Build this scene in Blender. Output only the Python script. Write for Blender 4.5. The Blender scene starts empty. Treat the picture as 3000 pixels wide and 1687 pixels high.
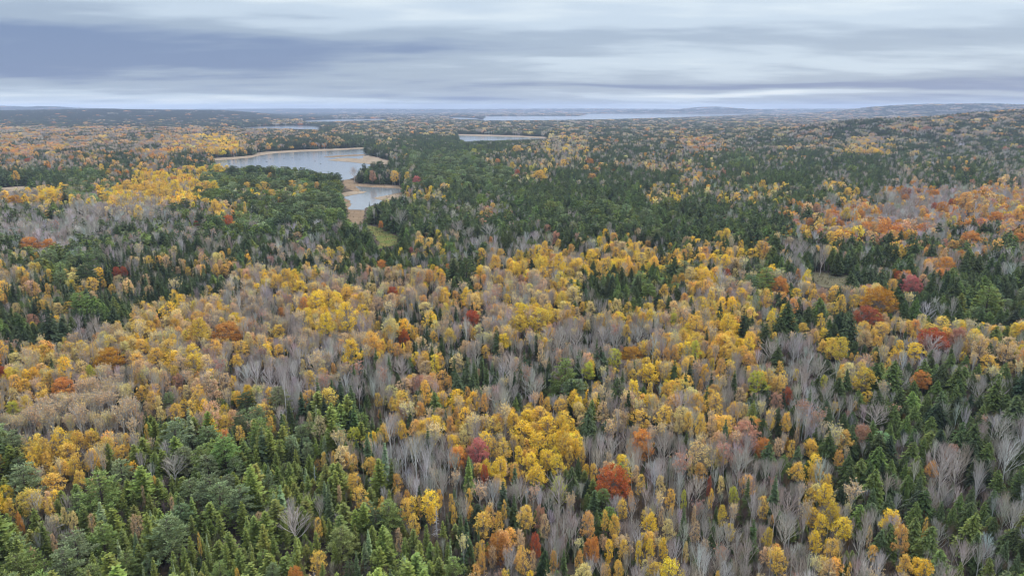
import bpy, math, random
import numpy as np
from mathutils import Vector

random.seed(7)
RNG = np.random.default_rng(11)
SC = bpy.context.scene
COL = SC.collection

# ------------------------------------------------------------------ camera
CAM_H = 100.0
F_PX = 2065.0                       # focal length in pixels of the 3000 px wide photograph
EYE_Y = 317.0                       # eye level row
PITCH = math.atan((843.5 - EYE_Y) / F_PX)
cam_data = bpy.data.cameras.new('camera')
cam_data.sensor_width = 36.0
cam_data.lens = F_PX / 3000.0 * 36.0
cam_data.clip_start = 1.0
cam_data.clip_end = 60000.0
cam = bpy.data.objects.new('camera', cam_data)
cam.location = (0, 0, CAM_H)
cam.rotation_euler = (math.pi / 2 - PITCH, 0, 0)
COL.objects.link(cam)
SC.camera = cam
CP, SP = math.cos(PITCH), math.sin(PITCH)

# ------------------------------------------------------------------ render settings
SC.view_settings.view_transform = 'Standard'
SC.view_settings.look = 'None'
SC.view_settings.gamma = 1.0
SC.view_settings.use_curve_mapping = False
SC.view_settings.exposure = 1.4
SC.render.engine = 'CYCLES'
SC.cycles.max_bounces = 5
SC.cycles.diffuse_bounces = 2
SC.cycles.glossy_bounces = 2
SC.cycles.transmission_bounces = 3
SC.cycles.transparent_max_bounces = 4
SC.cycles.volume_bounces = 0
SC.cycles.use_denoising = True
SC.cycles.denoiser = 'OPENIMAGEDENOISE'
SC.cycles.denoising_input_passes = 'RGB_ALBEDO_NORMAL'
SC.cycles.denoising_prefilter = 'ACCURATE'
SC.cycles.filter_width = 1.15

# ------------------------------------------------------------------ world: overcast sky over a Nishita sky
SUN_EL, SUN_AZ = math.radians(46), math.radians(35)
world = bpy.data.worlds.new('World')
SC.world = world
world.use_nodes = True
WN = world.node_tree
for n in list(WN.nodes):
    WN.nodes.remove(n)

class NG:
    """small helper that writes node arithmetic"""
    def __init__(self, tree): self.t = tree
    def node(self, kind, **kw):
        n = self.t.nodes.new(kind)
        for k, v in kw.items(): setattr(n, k, v)
        return n
    def put(self, sock, v):
        if hasattr(v, 'is_output'): self.t.links.new(v, sock)
        else: sock.default_value = v
    def m(self, op, a, b=0.0, c=0.0):
        n = self.node('ShaderNodeMath', operation=op)
        self.put(n.inputs[0], a); self.put(n.inputs[1], b)
        if op in ('MULTIPLY_ADD', 'SMOOTH_MIN'): self.put(n.inputs[2], c)
        return n.outputs[0]
    def smooth(self, x, a, b, lo=0.0, hi=1.0):
        n = self.node('ShaderNodeMapRange', interpolation_type='SMOOTHSTEP')
        self.put(n.inputs[0], x)
        for i, v in enumerate((a, b, lo, hi)): self.put(n.inputs[i + 1], v)
        return n.outputs[0]
    def mix(self, f, a, b, mode='MIX'):
        n = self.node('ShaderNodeMix', data_type='RGBA', blend_type=mode)
        self.put(n.inputs[0], f)
        for i, v in ((6, a), (7, b)):
            if isinstance(v, tuple): v = tuple(v) + (1.0,) * (4 - len(v))
            self.put(n.inputs[i], v)
        return n.outputs[2]
    def noise(self, vec, scale, detail=3.0, rough=0.5, out=0):
        n = self.node('ShaderNodeTexNoise')
        if vec is not None: self.put(n.inputs['Vector'], vec)
        n.inputs['Scale'].default_value = scale
        n.inputs['Detail'].default_value = detail
        n.inputs['Roughness'].default_value = rough
        return n.outputs[out]
    def xyz(self, x, y, z=0.0):
        n = self.node('ShaderNodeCombineXYZ')
        for i, v in enumerate((x, y, z)): self.put(n.inputs[i], v)
        return n.outputs[0]

g = NG(WN)
tc = g.node('ShaderNodeTexCoord')
sep = g.node('ShaderNodeSeparateXYZ')
WN.links.new(tc.outputs['Generated'], sep.inputs[0])
dx, dy, dz = sep.outputs
el = g.m('MULTIPLY', g.m('ARCSINE', dz), 57.2958)            # elevation in degrees
az = g.m('MULTIPLY', g.m('ARCTAN2', dx, dy), 57.2958)        # azimuth in degrees, 0 = ahead
# cloud-deck coordinates: a layer overhead, so streaks thin towards the horizon
inv = g.m('DIVIDE', 1.0, g.m('ADD', g.m('MAXIMUM', dz, 0.0), 0.085))
deck = g.xyz(g.m('MULTIPLY', g.m('MULTIPLY', dx, inv), 0.55), g.m('MULTIPLY', g.m('MULTIPLY', dy, inv), 1.0), 0.0)
big = g.noise(deck, 0.5, 3.0, 0.5)
fine = g.noise(deck, 1.9, 4.0, 0.5)
# wispy low stratus in angular coordinates (long thin streaks)
ang = g.xyz(g.m('MULTIPLY', az, 0.05), g.m('MULTIPLY', el, 0.75), 3.7)
streak = g.noise(ang, 1.0, 3.0, 0.5)
streak2 = g.noise(g.xyz(g.m('MULTIPLY', az, 0.12), g.m('MULTIPLY', el, 1.2), 9.1), 1.0, 4.0, 0.5)
warp = g.m('MULTIPLY', g.m('SUBTRACT', streak, 0.5), 2.2)
elw = g.m('ADD', el, warp)

def blob(ca, ce, sa, se, amp, tilt=0.0):
    """soft elongated bank of cloud at azimuth ca, elevation ce"""
    a = g.m('SUBTRACT', az, ca)
    e = g.m('SUBTRACT', g.m('SUBTRACT', elw, ce), g.m('MULTIPLY', a, tilt))
    q = g.m('ADD', g.m('POWER', g.m('ABSOLUTE', g.m('DIVIDE', a, sa)), 2.0), g.m('POWER', g.m('ABSOLUTE', g.m('DIVIDE', e, se)), 2.0))
    return g.m('MULTIPLY', g.m('POWER', 2.71828, g.m('MULTIPLY', q, -1.0)), amp)

BANKS = [(-38, 3.7, 22, 2.0, 0.55, -0.02), (-13, 4.2, 20, 1.6, 0.40, -0.02), (-46, 2.6, 22, 0.8, 0.42, 0.0),
         (18, 1.55, 24, 0.34, 0.50, -0.012), (38, 1.7, 18, 0.5, 0.40, 0.0), (-6, 0.9, 12, 0.5, 0.32, 0.0),
         (30, 4.6, 14, 1.0, 0.22, 0.0), (10, 5.4, 14, 0.7, 0.16, 0.0),
         (26, 0.45, 26, 0.40, 0.30, 0.0), (0, 0.3, 60, 0.5, 0.14, 0.0),
         (-24, 0.42, 18, 0.28, -0.55, 0.0), (16, 1.0, 8, 0.17, -0.55, 0.0), (12, 0.5, 10, 0.6, -0.26, 0.0), (-2, 7.9, 30, 1.9, -0.22, 0.0),
         (8, 3.4, 16, 0.55, -0.26, 0.0), (34, 6.6, 16, 1.6, -0.20, 0.0), (-30, 8.4, 26, 1.4, -0.2, -0.02)]
dark = g.m('MULTIPLY', g.m('SUBTRACT', 0.5, fine), 0.70)
dark = g.m('ADD', dark, g.m('MULTIPLY', g.m('SUBTRACT', 0.5, big), 0.35))
dark = g.m('ADD', dark, g.m('MULTIPLY', g.m('SUBTRACT', streak2, 0.5), 0.10))
dark = g.m('ADD', dark, 0.415)
for b in BANKS:
    dark = g.m('ADD', dark, blob(*b))
ramp = g.node('ShaderNodeValToRGB')
ramp.color_ramp.interpolation = 'EASE'
els = ramp.color_ramp.elements
els[0].position = 0.0; els[0].color = (0.72, 0.80, 0.86, 1)
els[1].position = 1.0; els[1].color = (0.178, 0.25, 0.425, 1)
e = els.new(0.33); e.color = (0.53, 0.63, 0.745, 1)
e = els.new(0.62); e.color = (0.345, 0.43, 0.555, 1)
g.put(ramp.inputs[0], dark)
# an overcast sky grows brighter overhead (about three times the horizon at the zenith)
lift = g.m('ADD', 1.0, g.m('MULTIPLY', g.smooth(el, 8.0, 65.0), 2.5))
cloud = g.mix(1.0, ramp.outputs[0], g.xyz(lift, lift, lift), 'MULTIPLY')
sky = g.node('ShaderNodeTexSky', sky_type='NISHITA')
sky.sun_disc = False
sky.sun_elevation = SUN_EL
sky.sun_rotation = SUN_AZ
bg_sky = g.node('ShaderNodeBackground'); bg_sky.inputs[1].default_value = 0.10
WN.links.new(sky.outputs[0], bg_sky.inputs[0])
bg_cloud = g.node('ShaderNodeBackground'); bg_cloud.inputs[1].default_value = 0.395
WN.links.new(cloud, bg_cloud.inputs[0])
mixw = g.node('ShaderNodeMixShader'); mixw.inputs[0].default_value = 0.95
WN.links.new(bg_sky.outputs[0], mixw.inputs[1]); WN.links.new(bg_cloud.outputs[0], mixw.inputs[2])
wout = g.node('ShaderNodeOutputWorld')
WN.links.new(mixw.outputs[0], wout.inputs[0])

sun_data = bpy.data.lights.new('sun', 'SUN')
sun_data.energy = 1.5
sun_data.angle = math.radians(25)
sun_data.color = (1.0, 0.96, 0.90)
sun = bpy.data.objects.new('sun', sun_data)
d = Vector((math.sin(SUN_AZ) * math.cos(SUN_EL), math.cos(SUN_AZ) * math.cos(SUN_EL), math.sin(SUN_EL)))
sun.rotation_euler = d.to_track_quat('Z', 'Y').to_euler()
sun.location = (0, 0, 500)
COL.objects.link(sun)

# ------------------------------------------------------------------ projection and terrain
def sstep(a, b, x):
    t = np.clip((x - a) / (b - a), 0, 1)
    return t * t * (3 - 2 * t)

def hgt(x, y):
    x = np.asarray(x, float); y = np.asarray(y, float)
    r = np.hypot(x, y)
    t = x / np.maximum(np.abs(y), 1.0)
    ga = lambda cx, cy, sx, sy, h: h * np.exp(-((x - cx) / sx) ** 2 - ((y - cy) / sy) ** 2)
    front = sstep(0, 600, y)
    z = 72 * (1 - sstep(-0.42, -0.29, t)) * sstep(4500, 7600, r) * (1 - sstep(9000, 11000, r)) * (0.93 + 0.07 * np.sin(t * 21 + 1.0))
    z = z + 70 * sstep(15300, 16800, r) * (0.94 + 0.06 * np.sin(t * 17.0))
    z = z + ga(1150, 2180, 300, 420, 42) + ga(1480, 2420, 420, 420, 22) + ga(2050, 2750, 560, 480, 80)
    z = z + 146 * sstep(0.36, 0.58, t) * np.exp(-((r - 10500) / 1500.0) ** 2) * (0.96 + 0.04 * np.sin(t * 30)) * (1 - 0.22 * sstep(0.62, 0.76, t))
    z = z + ga(3700, 13600, 560, 420, 92) + ga(4450, 13800, 700, 420, 58) + ga(2700, 13900, 900, 400, 46)
    z = z + ga(-8300, 12700, 500, 900, 92) + ga(-9150, 12900, 420, 900, 92) + ga(-7300, 12900, 900, 900, 80)
    return z * front

def project(x, y, z):
    dzc = z - CAM_H
    depth = y * CP - dzc * SP
    up = y * SP + dzc * CP
    depth = np.maximum(depth, 0.01)
    return 1500 + F_PX * x / depth, 843.5 - F_PX * up / depth, depth

def ray(px, py):
    u = (px - 1500) / F_PX; v = (843.5 - py) / F_PX
    return u, CP + v * SP, -SP + v * CP          # x, y, z

def at(px, py, z=0.0):
    """the point seen at a pixel, z metres above the ground"""
    rx, ry, rz = ray(px, py)
    if rz < 0 and (z - CAM_H) / rz < 1150:           # level ground near by
        s = (z - CAM_H) / rz
        return rx * s, ry * s, s
    s = 900.0
    prev = s
    while s < 19000:
        if CAM_H + rz * s < float(hgt(rx * s, ry * s)) + z:
            lo, hi = prev, s
            for _ in range(24):
                mid = 0.5 * (lo + hi)
                if CAM_H + rz * mid < float(hgt(rx * mid, ry * mid)) + z: hi = mid
                else: lo = mid
            return rx * hi, ry * hi, hi
        prev = s
        s *= 1.012
    return rx * s, ry * s, s

def at_flat(px, py, z=0.0):
    rx, ry, rz = ray(px, py)
    s = (z - CAM_H) / min(rz, -1e-4)
    return (rx * s, ry * s)

# ------------------------------------------------------------------ materials
def new_mat(name):
    m = bpy.data.materials.new(name); m.use_nodes = True
    for n in list(m.node_tree.nodes): m.node_tree.nodes.remove(n)
    return m, NG(m.node_tree)

def leaf_mat(name, translucency, spread, rough_detail=1.4):
    m, g = new_mat(name)
    a = g.node('ShaderNodeAttribute', attribute_type='INSTANCER', attribute_name='tint')
    v = g.node('ShaderNodeAttribute', attribute_type='GEOMETRY', attribute_name='leaf')
    sepv = g.node('ShaderNodeSeparateColor'); g.put(sepv.inputs[0], v.outputs['Color'])
    hsv = g.node('ShaderNodeHueSaturation')
    g.put(hsv.inputs['Hue'], g.m('ADD', 0.5, g.m('MULTIPLY', g.m('SUBTRACT', sepv.outputs[0], 0.5), spread * 0.10)))
    g.put(hsv.inputs['Saturation'], g.m('ADD', 0.92, g.m('MULTIPLY', sepv.outputs[1], 0.16)))
    g.put(hsv.inputs['Value'], g.m('ADD', 1.0 - spread, g.m('MULTIPLY', sepv.outputs[2], 2 * spread)))
    g.put(hsv.inputs['Color'], a.outputs['Color'])
    d = g.node('ShaderNodeBsdfDiffuse'); g.put(d.inputs[0], hsv.outputs[0])
    t = g.node('ShaderNodeBsdfTranslucent'); g.put(t.inputs[0], hsv.outputs[0])
    mx = g.node('ShaderNodeMixShader'); mx.inputs[0].default_value = translucency
    g.t.links.new(d.outputs[0], mx.inputs[1]); g.t.links.new(t.outputs[0], mx.inputs[2])
    o = g.node('ShaderNodeOutputMaterial'); g.t.links.new(mx.outputs[0], o.inputs[0])
    return m

def bark_mat(name, c1, c2, scale=1.2, tinted=False):
    m, g = new_mat(name)
    tcn = g.node('ShaderNodeTexCoord')
    n = g.noise(tcn.outputs['Object'], scale, 4, 0.6)
    if tinted:
        a = g.node('ShaderNodeAttribute', attribute_type='INSTANCER', attribute_name='tint')
        f = g.m('ADD', 0.55, g.m('MULTIPLY', n, 0.9))
        c = g.mix(1.0, a.outputs['Color'], g.xyz(f, f, f), 'MULTIPLY')
        lf = g.node('ShaderNodeAttribute', attribute_type='GEOMETRY', attribute_name='leaf')
        c = g.mix(1.0, c, lf.outputs['Color'], 'MULTIPLY')
    else:
        c = g.mix(g.smooth(n, 0.35, 0.65), c1, c2)
    d = g.node('ShaderNodeBsdfDiffuse'); g.put(d.inputs[0], c)
    o = g.node('ShaderNodeOutputMaterial'); g.t.links.new(d.outputs[0], o.inputs[0])
    return m

M_LEAF = leaf_mat('autumn_leaves', 0.36, 0.30)
M_NEEDLE = leaf_mat('conifer_needles', 0.18, 0.30)
M_TWIG = bark_mat('bare_twigs', None, None, 0.8, True)
M_BARK = bark_mat('grey_bark', (0.30, 0.28, 0.26), (0.16, 0.14, 0.125))
M_DARKBARK = bark_mat('brown_bark', (0.13, 0.105, 0.085), (0.07, 0.055, 0.045))
M_PALEBARK = bark_mat('pale_birch_bark', (0.52, 0.50, 0.46), (0.30, 0.27, 0.24))

# ------------------------------------------------------------------ tree meshes
class MB:
    def __init__(self): self.v = []; self.f = []; self.c = []; self.mi = []
    def quad(self, c, u, w, col, mi=0):
        n = len(self.v)
        self.v += [c - u - w, c + u - w * 0.7, c + u * 0.9 + w, c - u * 0.8 + w * 0.9]
        self.f.append((n, n + 1, n + 2, n + 3)); self.c.append(col); self.mi.append(mi)
    def tri(self, a, b, c, col, mi=0):
        n = len(self.v); self.v += [a, b, c]
        self.f.append((n, n + 1, n + 2)); self.c.append(col); self.mi.append(mi)
    def tube(self, pts, rads, sides=3, mi=0, col=(1.0, 1.0, 1.0)):
        rings = []
        for i, p in enumerate(pts):
            t = (pts[min(i + 1, len(pts) - 1)] - pts[max(i - 1, 0)])
            t = t / (np.linalg.norm(t) + 1e-9)
            a = np.cross(t, (0.31, 0.87, 0.38)); a /= np.linalg.norm(a) + 1e-9
            b = np.cross(t, a)
            n = len(self.v)
            for k in range(sides):
                w = 2 * math.pi * k / sides
                self.v.append(p + rads[i] * (math.cos(w) * a + math.sin(w) * b))
            rings.append(n)
        for i in range(len(rings) - 1):
            for k in range(sides):
                k2 = (k + 1) % sides
                self.f.append((rings[i] + k, rings[i] + k2, rings[i + 1] + k2, rings[i + 1] + k))
                self.c.append(col); self.mi.append(mi)
    def mesh(self, name, mats):
        me = bpy.data.meshes.new(name)
        me.from_pydata([tuple(p) for p in self.v], [], self.f)
        at_ = me.attributes.new('leaf', 'FLOAT_COLOR', 'FACE')
        arr = np.ones((len(self.f), 4), np.float32)
        if self.f: arr[:, :3] = np.array(self.c, np.float32)
        at_.data.foreach_set('color', arr.ravel())
        for m in mats: me.materials.append(m)
        me.polygons.foreach_set('material_index', np.array(self.mi, np.int32))
        me.update()
        return me

def V(x, y, z): return np.array((x, y, z), float)
R = random.random
def U(a, b): return a + (b - a) * random.random()
def rcol(): return (R(), R(), R())
def rdir():
    z = U(-1, 1); a = U(0, 6.2832); s = math.sqrt(1 - z * z)
    return V(s * math.cos(a), s * math.sin(a), z)
def perp(d):
    a = np.cross(d, rdir()); return a / (np.linalg.norm(a) + 1e-9)

def leaf_puff(mb, c, rad, n, size, flat=0.8, base=None):
    hue = R() if base is None else base
    for _ in range(n):
        d = rdir() * (rad * R() ** 0.45); d[2] *= flat
        nrm = rdir() + d / (rad + 1e-6) * 0.8 + V(0, 0, 0.35)
        nrm /= np.linalg.norm(nrm) + 1e-9
        u = perp(nrm); w = np.cross(nrm, u)
        s = size * U(0.6, 1.25)
        mb.quad(c + d, u * s * 0.5, w * s * 0.42, (0.7 * hue + 0.3 * R(), R(), 0.45 * hue + 0.55 * R()))

def crook(p0, p1, k=3, wob=0.08):
    L = np.linalg.norm(p1 - p0)
    pts = [p0]
    for i in range(1, k):
        pts.append(p0 + (p1 - p0) * i / k + rdir() * L * wob)
    pts.append(p1)
    return pts

# every builder returns (trunk MB, crown MB, height, crown width)
def build_aspen(dens=1.0, lod=1.0, round_=False):
    H, W = 14.0, 6.6
    tr, cr = MB(), MB()
    base_h = U(0.40, 0.54) * H
    lean = V(U(-.5, .5), U(-.5, .5), 0)
    top = V(lean[0], lean[1], H * 0.93)
    n = 5
    pts = [V(0, 0, -0.4)] + [top * (i / n) + V(U(-.15, .15), U(-.15, .15), 0) for i in range(1, n)] + [top]
    tr.tube(pts, [0.17 * (1 - 0.8 * i / n) + 0.02 for i in range(n + 1)], 5)
    nb = int(100 * (0.36 + 0.64 * lod))
    lobes = [(U(0, 6.28), U(0.2, 0.9), U(0.7, 1.25)) for _ in range(6)]
    for k in range(nb):
        t = (k + R()) / nb
        z = base_h + (H - base_h) * t
        prof = math.sin(math.pi * min(1, 0.14 + 0.81 * t) ** 0.9) ** 0.5
        a = U(0, 6.2832)
        bump = 1.0
        for la, lt, ls in lobes:
            dd = math.cos(a - la)
            if dd > 0.3 and abs(t - lt) < 0.28: bump *= ls
        r = W / 2 * prof * bump * R() ** 0.4 * 0.95
        tip = V(lean[0] * t + r * math.cos(a), lean[1] * t + r * math.sin(a), z)
        org = V(lean[0] * t * 0.8, lean[1] * t * 0.8, max(base_h * 0.8, z - r * U(0.7, 1.2) - 0.3))
        if lod > 0.5 or k % 3 == 0:
            tr.tube(crook(org, tip, 2, 0.07), [0.05, 0.032, 0.012], 3)
        if R() < dens:
            if lod > 0.5:
                leaf_puff(cr, tip, U(0.4, 1.05), int(28 * (0.6 + 0.4 * dens)), 0.235, 0.8)
            else:
                leaf_puff(cr, tip, U(0.6, 1.0), 5, 0.75, 0.85)
        elif lod > 0.5:
            leaf_puff(cr, tip, 0.8, 4, 0.26)
    return tr, cr, H, W + 1.3

def build_maple(dens=1.0, lod=1.0):
    H, W = 13.0, 10.0
    tr, cr = MB(), MB()
    tr.tube([V(0, 0, -0.4), V(.1, 0, 2), V(0, .1, 4.5), V(.1, .1, 8)], [0.3, 0.25, 0.2, 0.08], 6)
    z0, zc = 3.6, 7.0
    nb = int(185 * (0.30 + 0.70 * lod))
    for k in range(nb):
        d = rdir()
        rr = R() ** 0.28
        if d[2] < -0.72: d[2] = -d[2]
        p = V(d[0] * W / 2 * rr, d[1] * W / 2 * rr, zc + d[2] * ((H - zc) if d[2] > 0 else (zc - z0)) * rr)
        org = V(0, 0, U(3.2, 6.0)) + (p - V(0, 0, 4.5)) * 0.25
        if k % 2 == 0 and (lod > 0.5 or k % 6 == 0):
            tr.tube(crook(org, p, 2, 0.08), [0.09, 0.05, 0.015], 3)
        if R() < dens:
            if lod > 0.5: leaf_puff(cr, p, U(0.6, 1.15), 40, 0.25, 0.75)
            else: leaf_puff(cr, p, U(0.7, 1.1), 5, 0.8, 0.7)
        elif lod > 0.5: leaf_puff(cr, p, 0.9, 4, 0.28)
    return tr, cr, H, W + 1.2

def build_bare(style=0, lod=1.0):
    """leafless crown of fine upswept branches"""
    H, W = 13.5, 6.5
    tr, cr = MB(), MB()
    lean = V(U(-.5, .5), U(-.5, .5), 0)
    fork = H * (U(0.34, 0.48) if style == 0 else U(0.20, 0.3))
    tr.tube([V(0, 0, -0.4), V(lean[0] * .2, lean[1] * .2, fork * 0.6), V(lean[0] * .45, lean[1] * .45, fork), V(lean[0], lean[1], H * 0.85)],
            [0.20, 0.17, 0.135, 0.025], 5)
    nl = 12 if style == 0 else 21
    thin = 0.85 if lod > 0.5 else 2.0
    def grow(p, d, L, rad, depth):
        q = p + d * L
        mid = p + d * L * 0.5 + rdir() * L * 0.06
        tone = {2: (1.08, 1.06, 1.04), 1: (0.93, 0.90, 0.88), 0: (0.80, 0.745, 0.715)}[depth]
        cr.tube([p, mid, q], [rad * thin, rad * 0.8 * thin, rad * 0.5 * thin], 3, 0, tone)
        if depth == 0: return
        kids = 4 if depth == 2 else (4 if lod > 0.5 else 2)
        for i in range(kids):
            nd = d + rdir() * 0.52 + V(0, 0, 0.38)
            nd /= np.linalg.norm(nd)
            s = p + (q - p) * U(0.4, 1.0)
            grow(s, nd, L * U(0.45, 0.72), rad * 0.55, depth - 1)
    for k in range(nl):
        t = (k + R() * 0.6) / nl
        z = fork + (H * 0.72 - fork) * t
        a = k * 2.4 + U(-.4, .4)
        tilt = U(0.22, 0.58) * (1.1 - 0.5 * t)
        if style == 1: tilt *= 1.35
        d = V(math.sin(tilt) * math.cos(a), math.sin(tilt) * math.sin(a), math.cos(tilt))
        L = min((H - z) / max(d[2], 0.4) * 0.62, W * 0.62)
        grow(V(lean[0] * (0.45 + .4 * t), lean[1] * (0.45 + .4 * t), z), d, L, 0.075, 2)
    return tr, cr, H, W

def build_birch(lod=1.0):
    """pale thin tree with a sparse dusting of tan leaves"""
    tr, cr0, H, W = build_bare(0, lod)
    cr = MB()
    tr2 = tr
    n = len(tr2.v)
    tr2.v += cr0.v; tr2.f += [tuple(i + n for i in f) for f in cr0.f]; tr2.c += cr0.c; tr2.mi += cr0.mi
    idx = [i for i in range(len(cr0.v))]
    random.shuffle(idx)
    ends = [cr0.v[i] for i in idx if cr0.v[i][2] > H * 0.42]
    for p in ends[: (150 if lod > 0.5 else 60)]:
        if lod > 0.5: leaf_puff(cr, np.array(p), 0.42, 5, 0.23)
        else: leaf_puff(cr, np.array(p), 0.5, 2, 0.42)
    return tr2, cr, H, W

def build_hemlock(lod=1.0, wide=1.0):
    H, W = 13.5, 8.2 * wide
    tr, cr = MB(), MB()
    tr.tube([V(0, 0, -0.4), V(0, 0, H * 0.5), V(0, 0, H * 0.97)], [0.22, 0.13, 0.02], 5)
    z = 1.6
    step = 0.36 if lod > 0.5 else 1.0
    ln = [U(0.75, 1.2) for _ in range(7)]
    lean = V(U(-.25, .25), U(-.25, .25), 0)
    while z < H * 0.985:
        t = z / H
        rad = W / 2 * (1 - t) ** 0.72 * (0.80 + 0.35 * min(1, t * 3)) + 0.10
        nb = max(5, int((11 if lod > 0.5 else 6) * (0.5 + 0.6 * (1 - t))))
        a0 = U(0, 6.28)
        for k in range(nb):
            a = a0 + 6.2832 * k / nb + U(-.3, .3)
            sector = ln[int((a % 6.2832) / 6.2832 * 7) % 7]
            L = rad * U(0.62, 1.12) * sector
            o = V(lean[0] * t * t * 3, lean[1] * t * t * 3, z + U(-.2, .2))
            dirh = V(math.cos(a), math.sin(a), 0)
            side = V(-math.sin(a), math.cos(a), 0)
            hue = R()
            nq = max(2, int(L / (0.30 if lod > 0.5 else 0.95)))
            for i in range(nq):
                s = (i + 0.65) / nq
                p = o + dirh * L * s + V(0, 0, L * (0.14 * s - 0.34 * s * s)) + side * U(-1, 1) * L * 0.20 * s
                wdt = ((0.15 + 0.085 * L * (1 - 0.6 * s)) if lod > 0.5 else (0.20 + 0.15 * L * (1 - 0.6 * s))) * U(0.7, 1.25)
                ln_ = L / nq * 0.85
                slope = V(0, 0, 0.16 - 0.75 * s + U(-.35, .35))
                u = (dirh + slope); u /= np.linalg.norm(u)
                w = side + V(0, 0, U(-.55, .55)); w /= np.linalg.norm(w)
                cr.quad(p, u * ln_, w * wdt, (0.6 * hue + 0.4 * R(), R(), 0.5 * hue + 0.5 * R()))
        z += step * (0.75 + 0.5 * R()) * (1.0 - 0.35 * t)
    for k in range(4):
        cr.quad(V(lean[0] * 3, lean[1] * 3, H - 0.45 + 0.12 * k), perp(V(0, 0, 1)) * 0.13, V(0, 0, 0.3), rcol())
    return tr, cr, H, W

def build_spruce(lod=1.0):
    H, W = 12.5, 3.3
    tr, cr = MB(), MB()
    tr.tube([V(0, 0, -0.4), V(0, 0, H * 0.5), V(0, 0, H)], [0.14, 0.09, 0.015], 4)
    z = 1.2
    step = 0.40 if lod > 0.5 else 1.0
    while z < H * 0.99:
        t = z / H
        rad = W / 2 * (1 - t) ** 0.9 * U(0.75, 1.15) + 0.08
        nb = 6 if lod > 0.5 else 5
        a0 = U(0, 6.28)
        for k in range(nb):
            a = a0 + 6.2832 * k / nb + U(-.35, .35)
            L = rad * U(0.7, 1.15)
            dirh = V(math.cos(a), math.sin(a), 0); side = V(-math.sin(a), math.cos(a), 0)
            nq = 2 if L > 0.7 and lod > 0.5 else 1
            hue = R()
            for i in range(nq):
                s = (i + 0.55) / nq
                p = V(0, 0, z) + dirh * L * s + V(0, 0, -0.28 * L * s)
                u = dirh + V(0, 0, -0.35 + U(-.3, .3))
                w = side + V(0, 0, U(-.5, .5))
                cr.quad(p, u * (L / nq * 0.62), w * (0.16 + 0.16 * L), (0.6 * hue + 0.4 * R(), R(), 0.5 * hue + 0.5 * R()))
        z += step * U(0.75, 1.25)
    return tr, cr, H, W

def build_fir(lod=1.0):
    H, W = 12.0, 6.2
    tr, cr = MB(), MB()
    tr.tube([V(0, 0, -0.4), V(0, 0, H * 0.5), V(0, 0, H)], [0.18, 0.11, 0.015], 5)
    z = 1.4
    step = 0.50 if lod > 0.5 else 1.05
    while z < H * 0.985:
        t = z / H
        rad = W / 2 * (1 - t) ** 0.72 * U(0.85, 1.1) + 0.12
        nb = random.randint(8, 12) if lod > 0.5 else 6
        a0 = U(0, 6.28)
        for k in range(nb):
            a = a0 + 6.2832 * k / nb + U(-.25, .25)
            L = rad * U(0.55, 1.15); zj = z + U(-.32, .32)
            dirh = V(math.cos(a), math.sin(a), 0); side = V(-math.sin(a), math.cos(a), 0)
            nq = max(1, int(L / (0.36 if lod > 0.5 else 1.0)))
            hue = R()
            for i in range(nq):
                s = (i + 0.6) / nq
                p = V(0, 0, zj) + dirh * L * s + V(0, 0, L * (0.22 * s * s - 0.10 * s)) + side * U(-.2, .2) * s * L
                u = dirh + V(0, 0, 0.32 * s + U(-.3, .35))
                w = side + V(0, 0, U(-.55, .55))
                cr.quad(p, u * (L / nq * 0.62), w * ((0.13 + 0.085 * L * (1 - .5 * s)) if lod > 0.5 else (0.17 + 0.13 * L * (1 - .5 * s))), (0.6 * hue + 0.4 * R(), R(), 0.5 * hue + 0.5 * R()))
        z += step * U(0.8, 1.2) * (1 - 0.4 * t)
    return tr, cr, H, W

def build_pine(lod=1.0):
    """white pine: plumes of soft needles on long level branches, broad broken crown"""
    H, W = 15.0, 8.6
    tr, cr = MB(), MB()
    lean = V(U(-.4, .4), U(-.4, .4), 0)
    tr.tube([V(0, 0, -0.4), lean * 0.3 + V(0, 0, H * 0.5), lean + V(0, 0, H * 0.96)], [0.3, 0.2, 0.04], 6)
    z = H * 0.26
    while z < H * 0.98:
        t = z / H
        prof = min(1.0, (t - 0.14) / 0.22) * (1 - t) ** 0.55 * 1.22
        nb = random.randint(4, 6)
        a0 = U(0, 6.28)
        for k in range(nb):
            a = a0 + 6.2832 * k / nb + U(-.4, .4)
            L = W / 2 * prof * U(0.5, 1.15) + 0.3
            dirh = V(math.cos(a), math.sin(a), 0)
            o = lean * t + V(0, 0, z)
            tip = o + dirh * L + V(0, 0, L * U(0.05, 0.34))
            if lod > 0.5: tr.tube(crook(o, tip, 2, 0.06), [0.07, 0.045, 0.015], 3)
            npf = max(1, int(L / 0.85))
            hue = R()
            for i in range(npf):
                s = 1 - i / max(npf, 1) * 0.7
                c = o + (tip - o) * s + V(U(-.35, .35), U(-.35, .35), U(-.1, .25))
                n = 20 if lod > 0.5 else 4
                sz = 0.29 if lod > 0.5 else 0.62
                for _ in range(n):
                    d = rdir() * U(0.15, 0.78); d[2] *= 0.32
                    u = d / (np.linalg.norm(d) + 1e-6) + dirh * 0.6 + V(0, 0, 0.7); u /= np.linalg.norm(u)
                    w = perp(u)
                    cr.quad(c + d, u * sz * 0.95, w * sz * 0.28, (0.6 * hue + 0.4 * R(), R(), 0.5 * hue + 0.5 * R()))
        z += U(0.55, 1.05)
    return tr, cr, H, W

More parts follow.
